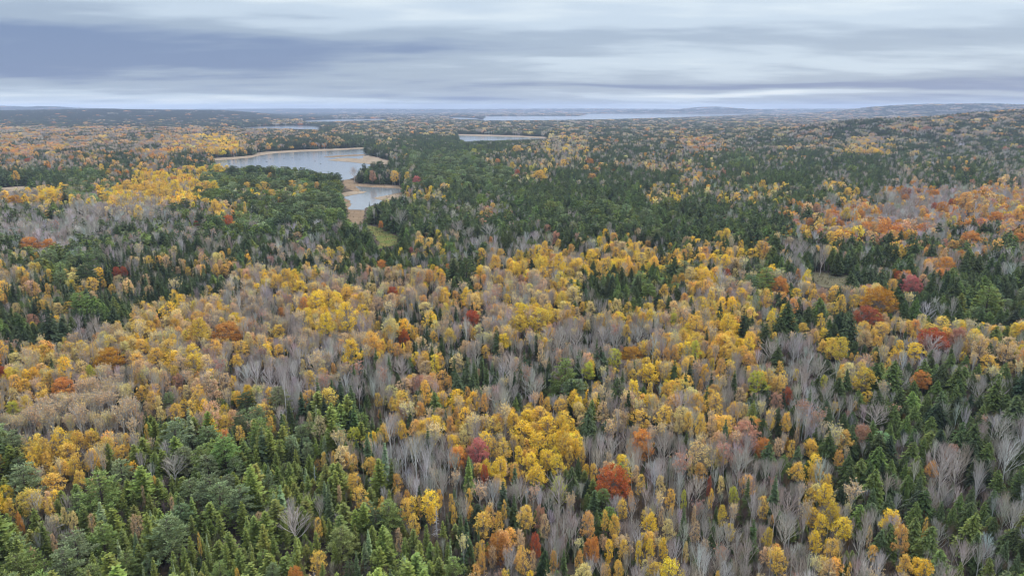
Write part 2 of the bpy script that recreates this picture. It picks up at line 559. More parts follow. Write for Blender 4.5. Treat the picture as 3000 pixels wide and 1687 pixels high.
def build_dead(lod=1.0):
    H, W = 11.0, 2.4
    tr, cr = MB(), MB()
    tr.tube([V(0, 0, -0.4), V(.1, 0, H * 0.5), V(0, 0, H)], [0.17, 0.11, 0.03], 5)
    z = 2.0
    while z < H * 0.96:
        L = W / 2 * (1.1 - z / H) * U(0.5, 1.2) + 0.15
        a = U(0, 6.28)
        o = V(0, 0, z)
        tip = o + V(math.cos(a) * L, math.sin(a) * L, -0.25 * L)
        cr.tube([o, (o + tip) / 2 + rdir() * 0.06, tip], [0.045, 0.03, 0.012], 3)
        z += U(0.10, 0.22)
    return tr, cr, H, W

def cluster_of(builder, n=4):
    """far woodland: a few small trees of one kind standing together"""
    out_t, out_c = MB(), MB()
    for k in range(n):
        tr, cr, H, W = builder()
        a = 2.4 * k + U(-.5, .5); r = 2.6 * math.sqrt(k + 0.3)
        off = V(r * math.cos(a), r * math.sin(a), 0); s = U(0.72, 1.05)
        for src, dst in ((tr, out_t), (cr, out_c)):
            b = len(dst.v)
            dst.v += [np.array(p) * s + off for p in src.v]
            dst.f += [tuple(i + b for i in f) for f in src.f]; dst.c += src.c; dst.mi += src.mi
    return out_t, out_c, H, 10.0

# kind: (near variants, far variant builders, trunk material, crown material)
KINDS = {
    'aspen_tree':   ([lambda: build_aspen(1.0)] * 4 + [lambda: build_aspen(0.72)] * 3, lambda: build_aspen(0.95, 0.3), M_BARK, M_LEAF),
    'birch_tree':   ([lambda: build_birch()] * 4, lambda: build_birch(0.3), M_PALEBARK, M_LEAF),
    'maple_tree':   ([lambda: build_maple(1.0)] * 3 + [lambda: build_maple(0.6)] * 2, lambda: build_maple(0.95, 0.3), M_BARK, M_LEAF),
    'bare_tree':    ([lambda: build_bare(0)] * 4 + [lambda: build_bare(1)] * 3, lambda: build_bare(0, 0.3), M_TWIG, M_TWIG),
    'hemlock_tree': ([lambda: build_hemlock(), lambda: build_hemlock(1, 1.1), lambda: build_hemlock(1, 0.85), lambda: build_hemlock(), lambda: build_hemlock(1, .95)], lambda: build_hemlock(0.3), M_DARKBARK, M_NEEDLE),
    'spruce_tree':  ([lambda: build_spruce()] * 4, lambda: build_spruce(0.3), M_DARKBARK, M_NEEDLE),
    'fir_tree':     ([lambda: build_fir()] * 4, lambda: build_fir(0.3), M_DARKBARK, M_NEEDLE),
    'pine_tree':    ([lambda: build_pine()] * 5, lambda: build_pine(0.3), M_DARKBARK, M_NEEDLE),
    'dead_tree':    ([lambda: build_dead()] * 2, lambda: build_dead(), M_TWIG, M_TWIG),
}
DIM = {}          # kind -> (H, W)
PROTO = {}        # kind -> list of (trunk mesh, crown mesh)
POOL = {}         # kind -> collection of joined meshes for the mass beyond
NVAR = {}

def joined(tr, cr, name, mt, mc):
    mb = MB()
    mb.v = tr.v + cr.v
    n = len(tr.v)
    mb.f = list(tr.f) + [tuple(i + n for i in f) for f in cr.f]
    mb.c = tr.c + cr.c
    mb.mi = [0] * len(tr.f) + [1] * len(cr.f)
    return mb.mesh(name, [mt, mc])

for kind, (near, far, mt, mc) in KINDS.items():
    coll = bpy.data.collections.new('pool_' + kind)
    PROTO[kind] = []
    k = 0
    for b in near:
        tr, cr, H, W = b()
        DIM[kind] = (H, W)
        PROTO[kind].append((tr.mesh(kind + '_trunk', [mt]), cr.mesh(kind + '_crown', [mc])))
        o = bpy.data.objects.new('%s_pool_%02d' % (kind, k), joined(tr, cr, kind + '_whole', mt, mc)); coll.objects.link(o); k += 1
    n0 = k
    for _ in range(4):
        tr, cr, H, W = far()
        o = bpy.data.objects.new('%s_pool_%02d' % (kind, k), joined(tr, cr, kind + '_far', mt, mc)); coll.objects.link(o); k += 1
    for _ in range(3):
        tr, cr, H, W = cluster_of(far)
        o = bpy.data.objects.new('%s_pool_%02d' % (kind, k), joined(tr, cr, kind + '_cluster', mt, mc)); coll.objects.link(o); k += 1
    POOL[kind] = coll
    NVAR[kind] = (n0, 4, 3)

# ------------------------------------------------------------------ ground, water, shores
def D_(pts): return [(560 + x / 3.4333, 380 + y / 3.4333) for x, y in pts]
def A_(k, pts): return [(1000 * k + x / 2.576, 250 + y / 2.576) for x, y in pts]
def B_(k, pts): return [(1000 * k + x / 2.576, 750 + y / 2.576) for x, y in pts]

LAKE = D_([(240, 305), (420, 290), (620, 272), (740, 246), (850, 229), (1100, 214), (1400, 204), (1760, 188), (1780, 255), (1900, 300), (1860, 345), (1800, 352), (1790, 385),
           (1700, 400), (1640, 470), (1600, 500), (1500, 512), (1490, 470), (1350, 440), (1200, 428), (950, 402), (780, 392), (600, 386), (400, 390), (250, 372)])
LAKE_BEACH = D_([(215, 290), (420, 278), (600, 261), (730, 226), (1000, 208), (1400, 194), (1760, 177), (1780, 190), (1400, 214), (1100, 224), (850, 239), (740, 256), (620, 282), (420, 300), (230, 316)])
BAR_THIN = D_([(1330, 276), (1450, 263), (1560, 256), (1740, 250), (1780, 262), (1560, 270), (1400, 283)])
BAR = D_([(1370, 308), (1480, 290), (1580, 287), (1690, 297), (1730, 270), (1780, 258), (1900, 283), (2010, 322), (1970, 352), (1800, 350), (1620, 330), (1450, 317)])
POND = D_([(1650, 572), (1800, 582), (2100, 596), (2120, 632), (2020, 652), (1900, 680), (1950, 712), (1900, 745), (1800, 770), (1750, 810), (1590, 806), (1605, 760), (1560, 700), (1525, 682), (1640, 655), (1750, 632), (1690, 600)])
POND_SHORE = D_([(1500, 505), (1600, 505), (1690, 543), (1850, 555), (2110, 562), (2130, 600), (2130, 640), (2110, 690), (1950, 715), (1880, 745), (1745, 812), (1738, 945), (1680, 952), (1525, 922),
                 (1575, 810), (1540, 720), (1500, 690), (1500, 640), (1640, 622), (1540, 560)])
SPIT = D_([(1838, 690), (1960, 664), (2090, 652), (2110, 690), (1930, 716)])
SPIT2 = D_([(1495, 640), (1640, 622), (1770, 624), (1730, 642), (1640, 656), (1520, 684)])
MEADOW = D_([(1765, 955), (1800, 965), (1910, 990), (2010, 1045), (2095, 1092), (2090, 1150), (1980, 1180), (1870, 1205), (1852, 1100)])
STRAW = [(2368, 797), (2430, 800), (2498, 808), (2470, 838), (2440, 846), (2405, 840), (2380, 818)]
FAR_POND = A_(1, [(868, 380), (1060, 386), (1350, 392), (1560, 402), (1540, 408), (1300, 414), (1100, 422), (930, 428), (878, 410)])
FAR_POND_SHORE = A_(1, [(866, 368), (1060, 373), (1350, 381), (1570, 392), (1560, 406), (1350, 398), (1060, 391), (866, 384)])
RIVER = A_(0, [(1690, 326), (1950, 313), (2200, 304), (2380, 307), (2440, 319), (2420, 336), (2200, 331), (1900, 328)])
RIVER2 = [(878, 354), (970, 350), (1135, 348), (1132, 352), (1000, 356), (900, 358)]
FAR_LAKE = [(1410, 341), (1560, 340), (1700, 340), (1712, 334), (1850, 332), (2000, 333), (2220, 332.5), (2165, 338), (2000, 344), (1780, 350), (1600, 353), (1412, 354)]
FAR_LAKE2 = [(1300, 345), (1344, 344), (1412, 347), (1412, 351), (1350, 350)]
SANDBAR_LEFT = A_(0, [(0, 776), (120, 765), (290, 757), (290, 768), (200, 788), (120, 800), (0, 812)])
TRACK = A_(2, [(2085, 985), (2120, 985), (2180, 1010), (2285, 1030), (2280, 1042), (2190, 1032), (2110, 1012)])
CLEAR = [LAKE, LAKE_BEACH, BAR, BAR_THIN, POND, POND_SHORE, MEADOW, STRAW, FAR_POND, FAR_POND_SHORE, RIVER, RIVER2, FAR_LAKE, FAR_LAKE2, SANDBAR_LEFT, TRACK]

def inside(poly, x, y):
    poly = np.asarray(poly); x = np.asarray(x); y = np.asarray(y)
    c = np.zeros(x.shape, bool)
    n = len(poly)
    for i in range(n):
        x1, y1 = poly[i]; x2, y2 = poly[(i + 1) % n]
        cond = ((y1 > y) != (y2 > y)) & (x < (x2 - x1) * (y - y1) / (y2 - y1 + 1e-12) + x1)
        c ^= cond
    return c

def ground_mat():
    m, g = new_mat('leaf_litter')
    geo = g.node('ShaderNodeNewGeometry')
    n1 = g.noise(geo.outputs['Position'], 0.05, 6, 0.6)
    n2 = g.noise(geo.outputs['Position'], 0.9, 4, 0.65)
    c = g.mix(g.smooth(n1, 0.38, 0.62), (0.055, 0.042, 0.032), (0.08, 0.062, 0.048))
    c = g.mix(g.smooth(n2, 0.5, 0.72), c, (0.14, 0.098, 0.06))
    d = g.node('ShaderNodeBsdfDiffuse'); g.put(d.inputs[0], c)
    o = g.node('ShaderNodeOutputMaterial'); g.t.links.new(d.outputs[0], o.inputs[0])
    return m

def sand_mat(name, c1, c2, c3, s=0.05):
    m, g = new_mat(name)
    geo = g.node('ShaderNodeNewGeometry')
    n1 = g.noise(geo.outputs['Position'], s, 5, 0.6)
    n2 = g.noise(geo.outputs['Position'], s * 5, 5, 0.65)
    c = g.mix(g.smooth(n1, 0.36, 0.64), c1, c2)
    c = g.mix(g.smooth(n2, 0.52, 0.68), c, c3)
    d = g.node('ShaderNodeBsdfDiffuse'); g.put(d.inputs[0], c)
    o = g.node('ShaderNodeOutputMaterial'); g.t.links.new(d.outputs[0], o.inputs[0])
    return m

def water_mat():
    m, g = new_mat('lake_water')
    geo = g.node('ShaderNodeNewGeometry')
    mp = g.node('ShaderNodeMapping'); mp.inputs['Scale'].default_value = (0.05, 0.16, 0.1)
    g.t.links.new(geo.outputs['Position'], mp.inputs[0])
    n = g.noise(mp.outputs[0], 1.0, 4, 0.6)
    n2 = g.noise(geo.outputs['Position'], 0.5, 3, 0.6)
    b = g.node('ShaderNodeBump'); b.inputs['Strength'].default_value = 0.15; b.inputs['Distance'].default_value = 0.5
    g.put(b.inputs['Height'], n2)
    p = g.node('ShaderNodeBsdfPrincipled')
    p.inputs['Base Color'].default_value = (0.165, 0.168, 0.168, 1)
    g.put(p.inputs['Roughness'], g.smooth(n, 0.35, 0.65, 0.05, 0.15))
    p.inputs['IOR'].default_value = 1.33
    g.t.links.new(b.outputs[0], p.inputs['Normal'])
    o = g.node('ShaderNodeOutputMaterial'); g.t.links.new(p.outputs[0], o.inputs[0])
    return m

def structure(name, me, kind='structure'):
    o = bpy.data.objects.new(name, me); COL.objects.link(o); o['kind'] = kind
    return o

# ground: one disc, finer ahead of the camera
azs = np.unique(np.concatenate([np.radians(np.linspace(-48, 48, 193)), np.radians(np.linspace(48, 312, 67))]))[:-1]
rs = np.concatenate([[60, 200, 500, 900, 1300], np.geomspace(1600, 18500, 70)])
gv = [(0, 0, 0)]
for r_ in rs:
    X = r_ * np.sin(azs); Y = r_ * np.cos(azs); Z = hgt(X, Y)
    gv += list(zip(X.tolist(), Y.tolist(), Z.tolist()))
na = len(azs)
gf = [(0, 1 + (i + 1) % na, 1 + i) for i in range(na)]
for j in range(len(rs) - 1):
    for i in range(na):
        a = 1 + j * na + i; b = 1 + j * na + (i + 1) % na
        gf.append((a, b, b + na, a + na))
me = bpy.data.meshes.new('ground'); me.from_pydata(gv, [], gf); me.materials.append(ground_mat()); me.update()
me.polygons.foreach_set('use_smooth', [True] * len(gf))
structure('ground', me)

def densify(poly, amp, step=0.0):
    """rough up an outline so that a shore is not made of straight lines"""
    rnd = random.Random(len(poly))
    for _ in range(3):
        out = []
        for i in range(len(poly)):
            a = poly[i]; b = poly[(i + 1) % len(poly)]
            L = math.hypot(b[0] - a[0], b[1] - a[1])
            out.append(a)
            nx, ny = -(b[1] - a[1]) / (L + 1e-9), (b[0] - a[0]) / (L + 1e-9)
            k = rnd.uniform(-amp, amp) * L
            out.append(((a[0] + b[0]) / 2 + nx * k, (a[1] + b[1]) / 2 + ny * k))
        poly = out
    return poly

def sheet(name, poly, z, mat, rough=0.075):
    import bmesh
    bm = bmesh.new()
    base = [at_flat(px, py, 0.0) for px, py in poly]
    vs = [bm.verts.new((x, y, z)) for x, y in densify(base, rough)]
    bm.faces.new(vs)
    bmesh.ops.triangulate(bm, faces=bm.faces[:])
    for f in bm.faces:
        if f.normal.z < 0: f.normal_flip()
    me = bpy.data.meshes.new(name); bm.to_mesh(me); bm.free()
    me.materials.append(mat)
    return structure(name, me)

M_WATER = water_mat()
M_SAND = sand_mat('pale_sand', (0.27, 0.205, 0.145), (0.215, 0.16, 0.11), (0.165, 0.125, 0.085))
M_MUD = sand_mat('brown_mudflat', (0.21, 0.145, 0.092), (0.16, 0.108, 0.068), (0.25, 0.19, 0.13))
M_GRASS = sand_mat('meadow_grass', (0.085, 0.112, 0.03), (0.145, 0.122, 0.042), (0.19, 0.12, 0.06), 0.13)
M_STRAW = sand_mat('straw_grass', (0.125, 0.105, 0.065), (0.10, 0.085, 0.05), (0.085, 0.088, 0.042), 0.16)
sheet('lake', LAKE, 0.20, M_WATER)
sheet('beach', LAKE_BEACH, 0.32, M_SAND)
sheet('sandbar', BAR, 0.36, M_SAND)
sheet('sandbar', BAR_THIN, 0.40, M_MUD)
sheet('shore', POND_SHORE, 0.12, M_MUD)
sheet('pond', POND, 0.24, M_WATER)
sheet('sandbar', SPIT, 0.34, M_SAND)
sheet('sandbar', SPIT2, 0.38, M_SAND)
sheet('meadow', MEADOW, 0.14, M_GRASS)
sheet('field', STRAW, 0.14, M_STRAW)
sheet('shore', FAR_POND_SHORE, 0.30, M_SAND)
sheet('pond', FAR_POND, 0.42, M_WATER)
sheet('river', RIVER, 0.5, M_WATER, 0.03)
sheet('river', RIVER2, 0.5, M_WATER, 0.03)
sheet('lake', FAR_LAKE, 0.6, M_WATER, 0.03)
sheet('lake', FAR_LAKE2, 0.6, M_WATER, 0.03)
sheet('beach', SANDBAR_LEFT, 0.2, M_SAND)
sheet('dirt_track', TRACK, 0.2, M_SAND)

# ------------------------------------------------------------------ which tree stands where
TINT = {
    'g': ((0.76, 0.5, 0.115), 'golden'), 'G': ((0.82, 0.57, 0.075), 'bright yellow'), 'p': ((0.75, 0.585, 0.25), 'pale yellow'), 't': ((0.64, 0.44, 0.24), 'tan-gold'),
    'o': ((0.69, 0.4, 0.125), 'amber'), 'l': ((0.5, 0.48, 0.075), 'lime-yellow'), 'k': ((0.65, 0.46, 0.08), 'olive-gold'),
    'r': ((0.46, 0.125, 0.06), 'red'), 'u': ((0.52, 0.15, 0.055), 'rust-red'), 'c': ((0.55, 0.2, 0.17), 'crimson'), 'n': ((0.63, 0.295, 0.085), 'orange'),
    'y': ((0.5, 0.26, 0.045), 'ochre'), 's': ((0.48, 0.26, 0.17), 'salmon'), 'd': ((0.38, 0.115, 0.06), 'maroon'),
    'w': ((0.62, 0.59, 0.56), 'whitish'), 'b': ((0.5, 0.455, 0.4), 'grey'), 'v': ((0.45, 0.4, 0.35), 'mauve-grey'),
    'h': ((0.085, 0.106, 0.042), 'dark green'), 'H': ((0.057, 0.074, 0.04), 'blackish green'), 'i': ((0.145, 0.185, 0.055), 'fresh green'),
    'q': ((0.235, 0.275, 0.13), 'blue-green'), 'Q': ((0.112, 0.14, 0.064), 'deep green'), 'e': ((0.245, 0.3, 0.095), 'bright green'),
    'f': ((0.22, 0.245, 0.062), 'yellow-green'), 'F': ((0.185, 0.215, 0.06), 'mid green'), 'x': ((0.2, 0.24, 0.07), 'pale green'), 'z': ((0.42, 0.4, 0.38), 'grey'),
}
LET = {'a': 'aspen_tree', 't': 'birch_tree', 'm': 'maple_tree', 'b': 'bare_tree', 's': 'spruce_tree', 'h': 'hemlock_tree', 'p': 'pine_tree', 'f': 'fir_tree', 'd': 'dead_tree'}

# trees that can be picked out one by one in the photograph: kind+tint, place and size in an enlarged crop, @ name of a landmark
HAND = {
'B0': '''mn 1715 570 220 165 @the wide orange-red maple
my 820 770 215 165 @the dome-shaped ochre maple
mn 475 985 170 150 @the small orange maple by cream aspens
mr 8 870 85 95; mr 878 122 70 90; mr 932 115 62 72 @the twin red maples; ms 1345 930 115 100; ms 240 465 110 70; mn 2120 405 60 50
ak 1510 570 200 220; ag 2105 575 140 130; ag 2112 715 130 110; ag 1062 690 140 140; ag 1180 765 170 165; ak 1470 820 180 180; ag 1830 700 150 140; ag 1790 790 120 110
aG 2265 235 150 110; aG 2390 350 190 170; aG 2465 520 175 200; ap 978 545 115 100; ap 1110 590 72 110; ap 1250 510 125 120; ag 1632 110 76 105; at 1710 130 36 60; ag 1420 115 60 70; ag 1475 55 40 60; at 1340 100 70 50
ap 440 405 115 115; ag 690 220 115 125; ag 600 255 105 60; ag 850 238 70 60; ag 780 205 62 72; ag 360 250 52 92; ao 190 200 85 100; ao 270 260 60 125; ao 30 310 62 62
ap 88 1050 110 120; ag 190 980 120 125; ag 320 1060 150 110; ap 390 770 110 100; ap 120 770 140 80; ap 460 690 70 90; ap 610 830 130 100; al 685 860 80 90; ap 315 890 62 80; ap 570 730 80 80
ag 1060 1040 120 135 @the deep gold oval aspen; ag 1330 1180 145 145; ag 1450 1130 140 115; at 1700 960 150 165; ag 1700 1265 135 140; ag 1812 1330 110 115; ag 1990 1160 175 125; ag 2050 1280 80 150
ag 692 1385 160 150; ag 500 1450 120 90; ag 1100 1290 50 50; ap 2335 1215 62 85; ap 2282 800 60 50; ao 2512 860 62 110; al 90 1140 140 100; ap 1400 1000 80 62; ap 1190 1090 80 80; ap 1210 1170 90 80; at 1110 1130 80 90
pe 590 325 180 100; pQ 645 115 190 110; pq 440 160 150 90; pq 1270 1075 115 95; pQ 1840 1105 175 150 @the dark rounded pine; pq 1935 1205 190 150; pq 1570 1350 210 140; pq 2270 1340 155 115
hH 340 550 250 230; hH 190 640 140 170; hH 840 450 170 140; hH 1140 335 120 140; hQ 30 470 110 160; hH 60 620 130 140; hH 470 560 150 150; hH 1620 270 110 110
sh 380 820 72 125; sh 375 990 52 85; sh 1665 1040 34 85; sh 1640 1110 55 90; sH 2310 190 34 80; sH 1215 450 34 80; sH 1735 830 28 70; sh 2200 1200 60 90; sh 2060 270 30 60
bw 1850 900 125 170; bw 1925 890 120 170; bw 2040 935 120 170; bw 2130 1010 130 330 @the tall white-barked bare tree; bw 2215 890 120 170; bv 620 620 150 110
tt 370 1270 210 300; tt 900 1260 190 280 @the cream-barked birch; tt 230 1260 150 230; tt 590 1280 160 260; tt 985 1210 150 270; tt 750 1160 190 240; tt 480 1180 170 220; tt 110 1330 140 200; tt 830 1130 170 210; tt 330 1160 170 180''',
'B1': '''mr 985 465 132 115 @the round scarlet maple
mu 475 595 86 85 @the small brick-red maple
mr 385 265 85 85; mn 300 70 110 95; ms 1360 165 70 60; my 2190 735 170 95 @the thin brown-orange maple
aG 45 460 175 240 @the brightest yellow aspen; ag 40 290 115 125; aG 75 745 195 250; ak 1350 510 200 160; ak 1490 470 210 170; ak 1575 470 100 120; ag 1488 540 100 90; ao 665 160 92 120; ao 760 190 76 135
ag 1160 60 125 140; ak 1325 125 95 100; ag 1185 190 92 100; ao 1030 235 105 72; ag 1570 140 82 92; aG 1645 60 130 175; ag 1725 140 130 105; ag 1605 230 90 85; aG 1250 330 80 92; ap 1755 300 170 150; ap 1880 400 100 120; ap 2075 385 125 135; ag 2170 400 100 115; ag 2440 270 92 120; ao 2515 190 62 95; ag 2415 380 100 110; al 2505 470 85 85
al 2060 770 140 155 @the round lime-yellow aspen; al 1870 870 130 155 @the two-lobed lime-yellow aspen
aG 2330 890 205 185; ag 2200 910 92 125; ag 2455 1010 130 125; ag 2330 1000 90 100; ag 2150 575 92 125; at 1640 770 82 135; at 1510 740 82 165; ap 1860 530 62 100; ag 1090 715 82 95; at 1205 690 82 85; ag 700 610 72 100; at 600 560 42 75; ag 780 330 92 135; ao 860 300 82 80; ap 640 400 150 115
at 630 855 172 150; ao 770 900 105 95; at 480 980 165 140; ao 820 950 52 95; ao 745 970 52 75; ao 950 1020 62 75; ao 1080 1120 82 175 @the tall narrow amber aspen; ao 595 1170 115 155; ao 820 1290 102 175; ao 870 1180 72 92; ag 280 1065 92 75; ag 1140 1290 180 175; ag 1405 1210 170 135; aG 1370 1320 250 175; aG 1560 1290 195 175; ag 1560 1110 72 105; ag 1660 1130 145 135; at 1980 1185 140 195; ag 2260 1235 185 175; ag 2430 1215 185 195; ap 2550 1280 100 190; ao 1510 1060 52 72; ap 920 1345 92 82; ag 470 1315 92 105; al 100 1350 150 130; ap 1800 1140 130 90; ag 380 1090 70 60; ap 210 240 80 90; at 370 170 90 90; at 440 210 80 90; at 500 170 60 80; ap 250 240 60 70; at 280 360 120 110; at 230 390 90 80; ag 270 530 70 90; ag 310 680 80 90; ag 370 660 80 60; ao 420 700 90 100; ao 510 700 80 130; ag 1000 590 60 100; tt 1085 560 110 190; at 1780 430 90 100; ag 1820 380 60 80; ag 2380 760 90 130; ao 2450 760 90 140; ao 2520 740 90 150
hQ 1855 1275 215 270 @the big dark lone hemlock
hi 720 1090 195 140; hi 1610 1020 125 165 @the fresh green hemlock; hQ 985 985 130 190; hH 1970 300 82 115; hH 1440 70 110 100; hh 2190 150 90 130; hh 2060 120 100 120; hh 2280 120 100 120; hh 1900 90 100 120; hi 520 790 90 70; hi 825 1070 52 95; hh 190 1110 90 160; hi 1310 1110 90 110
sQ 850 870 75 200; sh 1060 840 62 190; sh 1095 900 100 200 @the paired dark spruces; sH 895 380 48 120; sH 1050 370 28 55; sH 745 460 52 100; sH 1272 700 52 100; sH 1310 720 50 90; sh 1750 930 66 150; sH 430 395 28 95; sH 475 410 36 120; sH 560 480 50 110; sH 610 480 50 110; sH 540 490 40 100; sH 1215 90 30 80; sH 1040 60 36 70; sH 460 660 32 70; sH 800 180 40 90; sH 680 270 40 110; sH 870 680 50 120; sH 1500 850 50 120; sH 1560 860 60 130; sh 290 1220 50 150; sh 230 1290 90 170; sh 170 1180 70 150; sh 1380 760 60 140; sh 1430 740 40 90; sH 1380 600 40 90; sH 1620 400 40 110; sh 770 880 60 110
pQ 940 115 180 215 @the tall blue-green pine; pe 2320 275 150 140; pq 2465 120 115 105; pe 510 70 60 70
bw 940 580 82 230 @the slim white-trunked bare tree; bb 1280 850 165 240; bv 1010 740 115 190; bb 1460 1000 175 115; bw 365 1350 135 250 @the lone white bare birch; bb 1560 610 150 150; bb 1680 620 150 150; bb 1780 640 150 150; bb 1650 680 140 180; bb 1980 620 140 170; bv 2080 660 150 170; bb 2250 620 140 150; bb 450 860 140 140; bb 640 290 70 110''',
'B2': '''mu 335 120 72 62; mn 733 220 132 130 @the burnt-orange domed maple
my 1480 325 265 95 @the orange arch-shaped maple
md 1395 450 215 115 @the dark maroon maple
mr 1895 620 225 105 @the flat-topped red maple
mc 1730 212 148 140 @the crimson-pink maple
mu 1622 155 66 100; mn 1990 60 140 130; mn 1800 912 165 75; ms 705 1085 110 120 @the salmon maple; mr 795 1035 85 110; mn 612 1415 155 120; ms 570 440 70 60
ap 60 150 140 145; ag 70 280 62 82; ag 210 345 100 185; tt 450 180 82 130; ag 640 330 82 155; ak 655 245 52 82; aG 862 280 102 80; ag 985 290 88 85; ag 1120 320 80 100; ag 1130 400 112 115; ag 1215 385 60 80; ag 1290 360 80 72; aG 345 520 190 190; aG 420 570 110 130; ag 110 530 150 175; ag 830 500 62 85; ag 912 540 122 82; aG 1060 580 92 82; ag 1010 595 62 62; ak 1180 700 195 195 @the broad olive-gold aspen; ag 1060 690 110 110; ag 1490 560 152 135; ag 1470 640 110 90; aG 1635 670 92 82; aG 1760 720 180 145; ag 1870 552 150 72; ag 1550 800 62 62; ag 1445 750 82 72; al 565 960 195 195; ak 1360 930 205 195 @the olive-gold aspen by hemlocks; al 1062 940 82 92; ap 1190 880 62 62; at 2250 690 185 195; ag 2310 800 172 112; at 2440 700 205 205; ao 560 670 92 135; ao 500 785 162 82; ag 735 820 92 72; al 100 720 102 175; ag 310 740 92 135; ao 290 860 112 185; ak 220 830 62 125; ao 130 970 62 92; ag 250 1120 192 205; at 440 1050 132 125; ag 40 1260 120 200; ag 130 1290 102 210; ag 782 1265 102 180 @the slim gold aspen beside dark spruce; ag 822 1412 92 66; ag 975 1415 125 90; ag 390 1240 52 42; at 865 1335 52 95; ag 1440 600 80 90; at 210 1290 120 180; ap 395 130 60 80; ag 2130 690 70 90
hh 715 760 155 160 @the lone dark hemlock among bare trees; hh 1180 1000 185 190; hi 1840 840 175 120; hi 2030 790 135 120; hi 1600 850 255 140; hQ 1280 500 215 150; hh 1660 1090 195 190; hi 1340 1090 135 160; hQ 620 1030 135 190; hH 770 1110 84 165; hf 530 1210 165 260; hi 2440 880 135 160; hh 800 400 230 130; hh 960 440 140 130; hh 620 560 190 110; hh 740 530 160 130; hi 1760 1010 130 150; hi 1930 1000 130 140; hi 2080 1050 130 170; hi 1860 1110 130 150; hi 1770 1220 140 190; hi 1700 1290 140 170; hi 1890 1300 140 190; hi 1580 1330 120 160; hi 1450 1320 120 170; hh 1230 1260 120 170; hh 1090 1250 130 200; hi 2280 1200 120 180; hh 2430 1160 130 160; hh 2480 1040 120 180; hi 2230 880 120 140; hi 2140 800 100 110; hh 1300 700 110 120; hh 1380 720 90 110; hh 2060 260 170 160; hh 1880 250 150 170; hh 1540 260 130 120; hh 2250 60 160 150; hh 2150 100 140 150; hh 2400 120 150 170; hh 2500 330 120 150; hh 1900 410 130 120; hh 2110 450 150 130; hh 2260 470 140 130; hh 2390 500 130 130; hh 1700 480 110 140; hh 2440 630 120 110
pe 2320 325 225 205 @the bright green layered pine; pe 640 150 185 125; sH 470 470 112 180; sH 1600 560 60 90; sh 1690 600 60 130; dz 2478 390 14 80; dz 1182 1220 36 110
bb 860 700 140 210 @the bare tree behind the lone hemlock; bb 670 720 170 160; bb 950 830 190 180; bb 1050 880 180 150; bb 1640 980 150 130; bb 1460 1210 220 180 @the fan-shaped grey bare tree; bb 1090 1060 130 210; bb 1900 690 200 160; bb 1740 690 140 130; bw 1850 430 120 150; bv 1520 410 170 100; bw 300 190 110 170; bb 830 190 120 120; bv 900 930 170 220; bb 1290 1150 130 180; bb 2420 1330 220 220; bb 2250 1010 140 120''',
'C0': '''pq 150 720 285 230; pe 740 800 330 270 @the wide layered pine; pq 1560 625 235 190 @the round blue-green pine; pq 1765 635 155 160; pq 1245 1160 330 310 @the bushy silver-green pine; pq 1640 850 265 210; pq 1800 890 250 220; pq 560 1260 310 290; pe 760 1190 240 250; px 120 1375 280 190 @the pale green pine in the corner; pq 2320 505 135 120; pe 1650 1395 165 130; pq 2050 1405 155 110; pq 2020 735 135 110; pq 900 660 220 160; pe 230 1330 200 170; pq 1430 790 200 140; px 330 1390 170 130; pQ 130 620 200 140
ff 1650 1080 145 215 @the tall yellow-green fir; ff 1000 870 125 150; ff 920 895 110 140; ff 1190 790 155 170; ff 1120 885 112 130; sq 885 1250 76 180; ff 1150 1370 105 130; fF 2130 1080 150 160; fF 2080 590 115 160; fF 2180 700 155 230; fF 2330 600 135 140; ff 1820 1000 155 230; ff 1040 1290 155 170; fF 1290 740 90 120; ff 1850 1160 130 170; ff 1700 1270 120 160; fF 2060 1230 140 170; ff 2240 1330 120 160; fF 1950 900 130 190; fF 1500 720 110 120; ff 1430 1230 120 170; fF 1380 1290 110 160; ff 1300 1330 110 150; fF 640 1200 120 170; ff 100 1130 150 170; fF 250 1010 150 150; fF 1560 1150 90 150; ff 1760 1380 90 130; ff 690 1340 120 150; fF 1440 1060 120 150; sq 1555 1190 60 140; sq 1300 1370 50 120; sq 1440 1400 60 120; sq 1070 1400 50 130; ff 2380 1180 110 160; fF 2480 1100 110 190; ff 2520 1260 110 150; fF 2320 770 120 180; ff 2230 560 100 150; ff 1930 560 100 140; fF 1060 560 130 150; ff 1180 480 100 120; fF 2430 1400 120 110; ff 1900 1330 110 150; fF 1560 1290 100 150
bv 1300 640 205 190 @the mauve bare tree among pines; bb 2215 1065 230 230 @the round bare tree among firs; bb 2400 930 140 150; bb 1050 590 120 130
ag 520 510 190 150; ag 550 600 125 115; ag 350 560 115 115; ag 410 750 215 190; ag 600 720 125 155; ag 368 905 112 115; ap 480 965 72 82; ap 545 1000 82 95; ag 920 510 152 125; ag 1157 722 72 66; at 1072 787 42 48; at 1290 870 55 45; at 1020 1010 125 80 ; ag 1500 1140 38 48; ag 2400 1310 165 140 @the golden aspen among firs; ag 2395 1060 90 120; ag 1785 1415 52 62; mn 2225 1415 150 110; ag 70 930 120 150; mn 140 1000 60 90; ag 2440 555 62 95; ag 2520 555 62 105; at 680 1000 82 55; at 2560 820 62 130; at 240 1240 62 45; at 400 1150 62 55; ag 10 600 80 140; ap 690 725 60 40
dz 1395 430 40 90; dz 2370 660 50 110''',
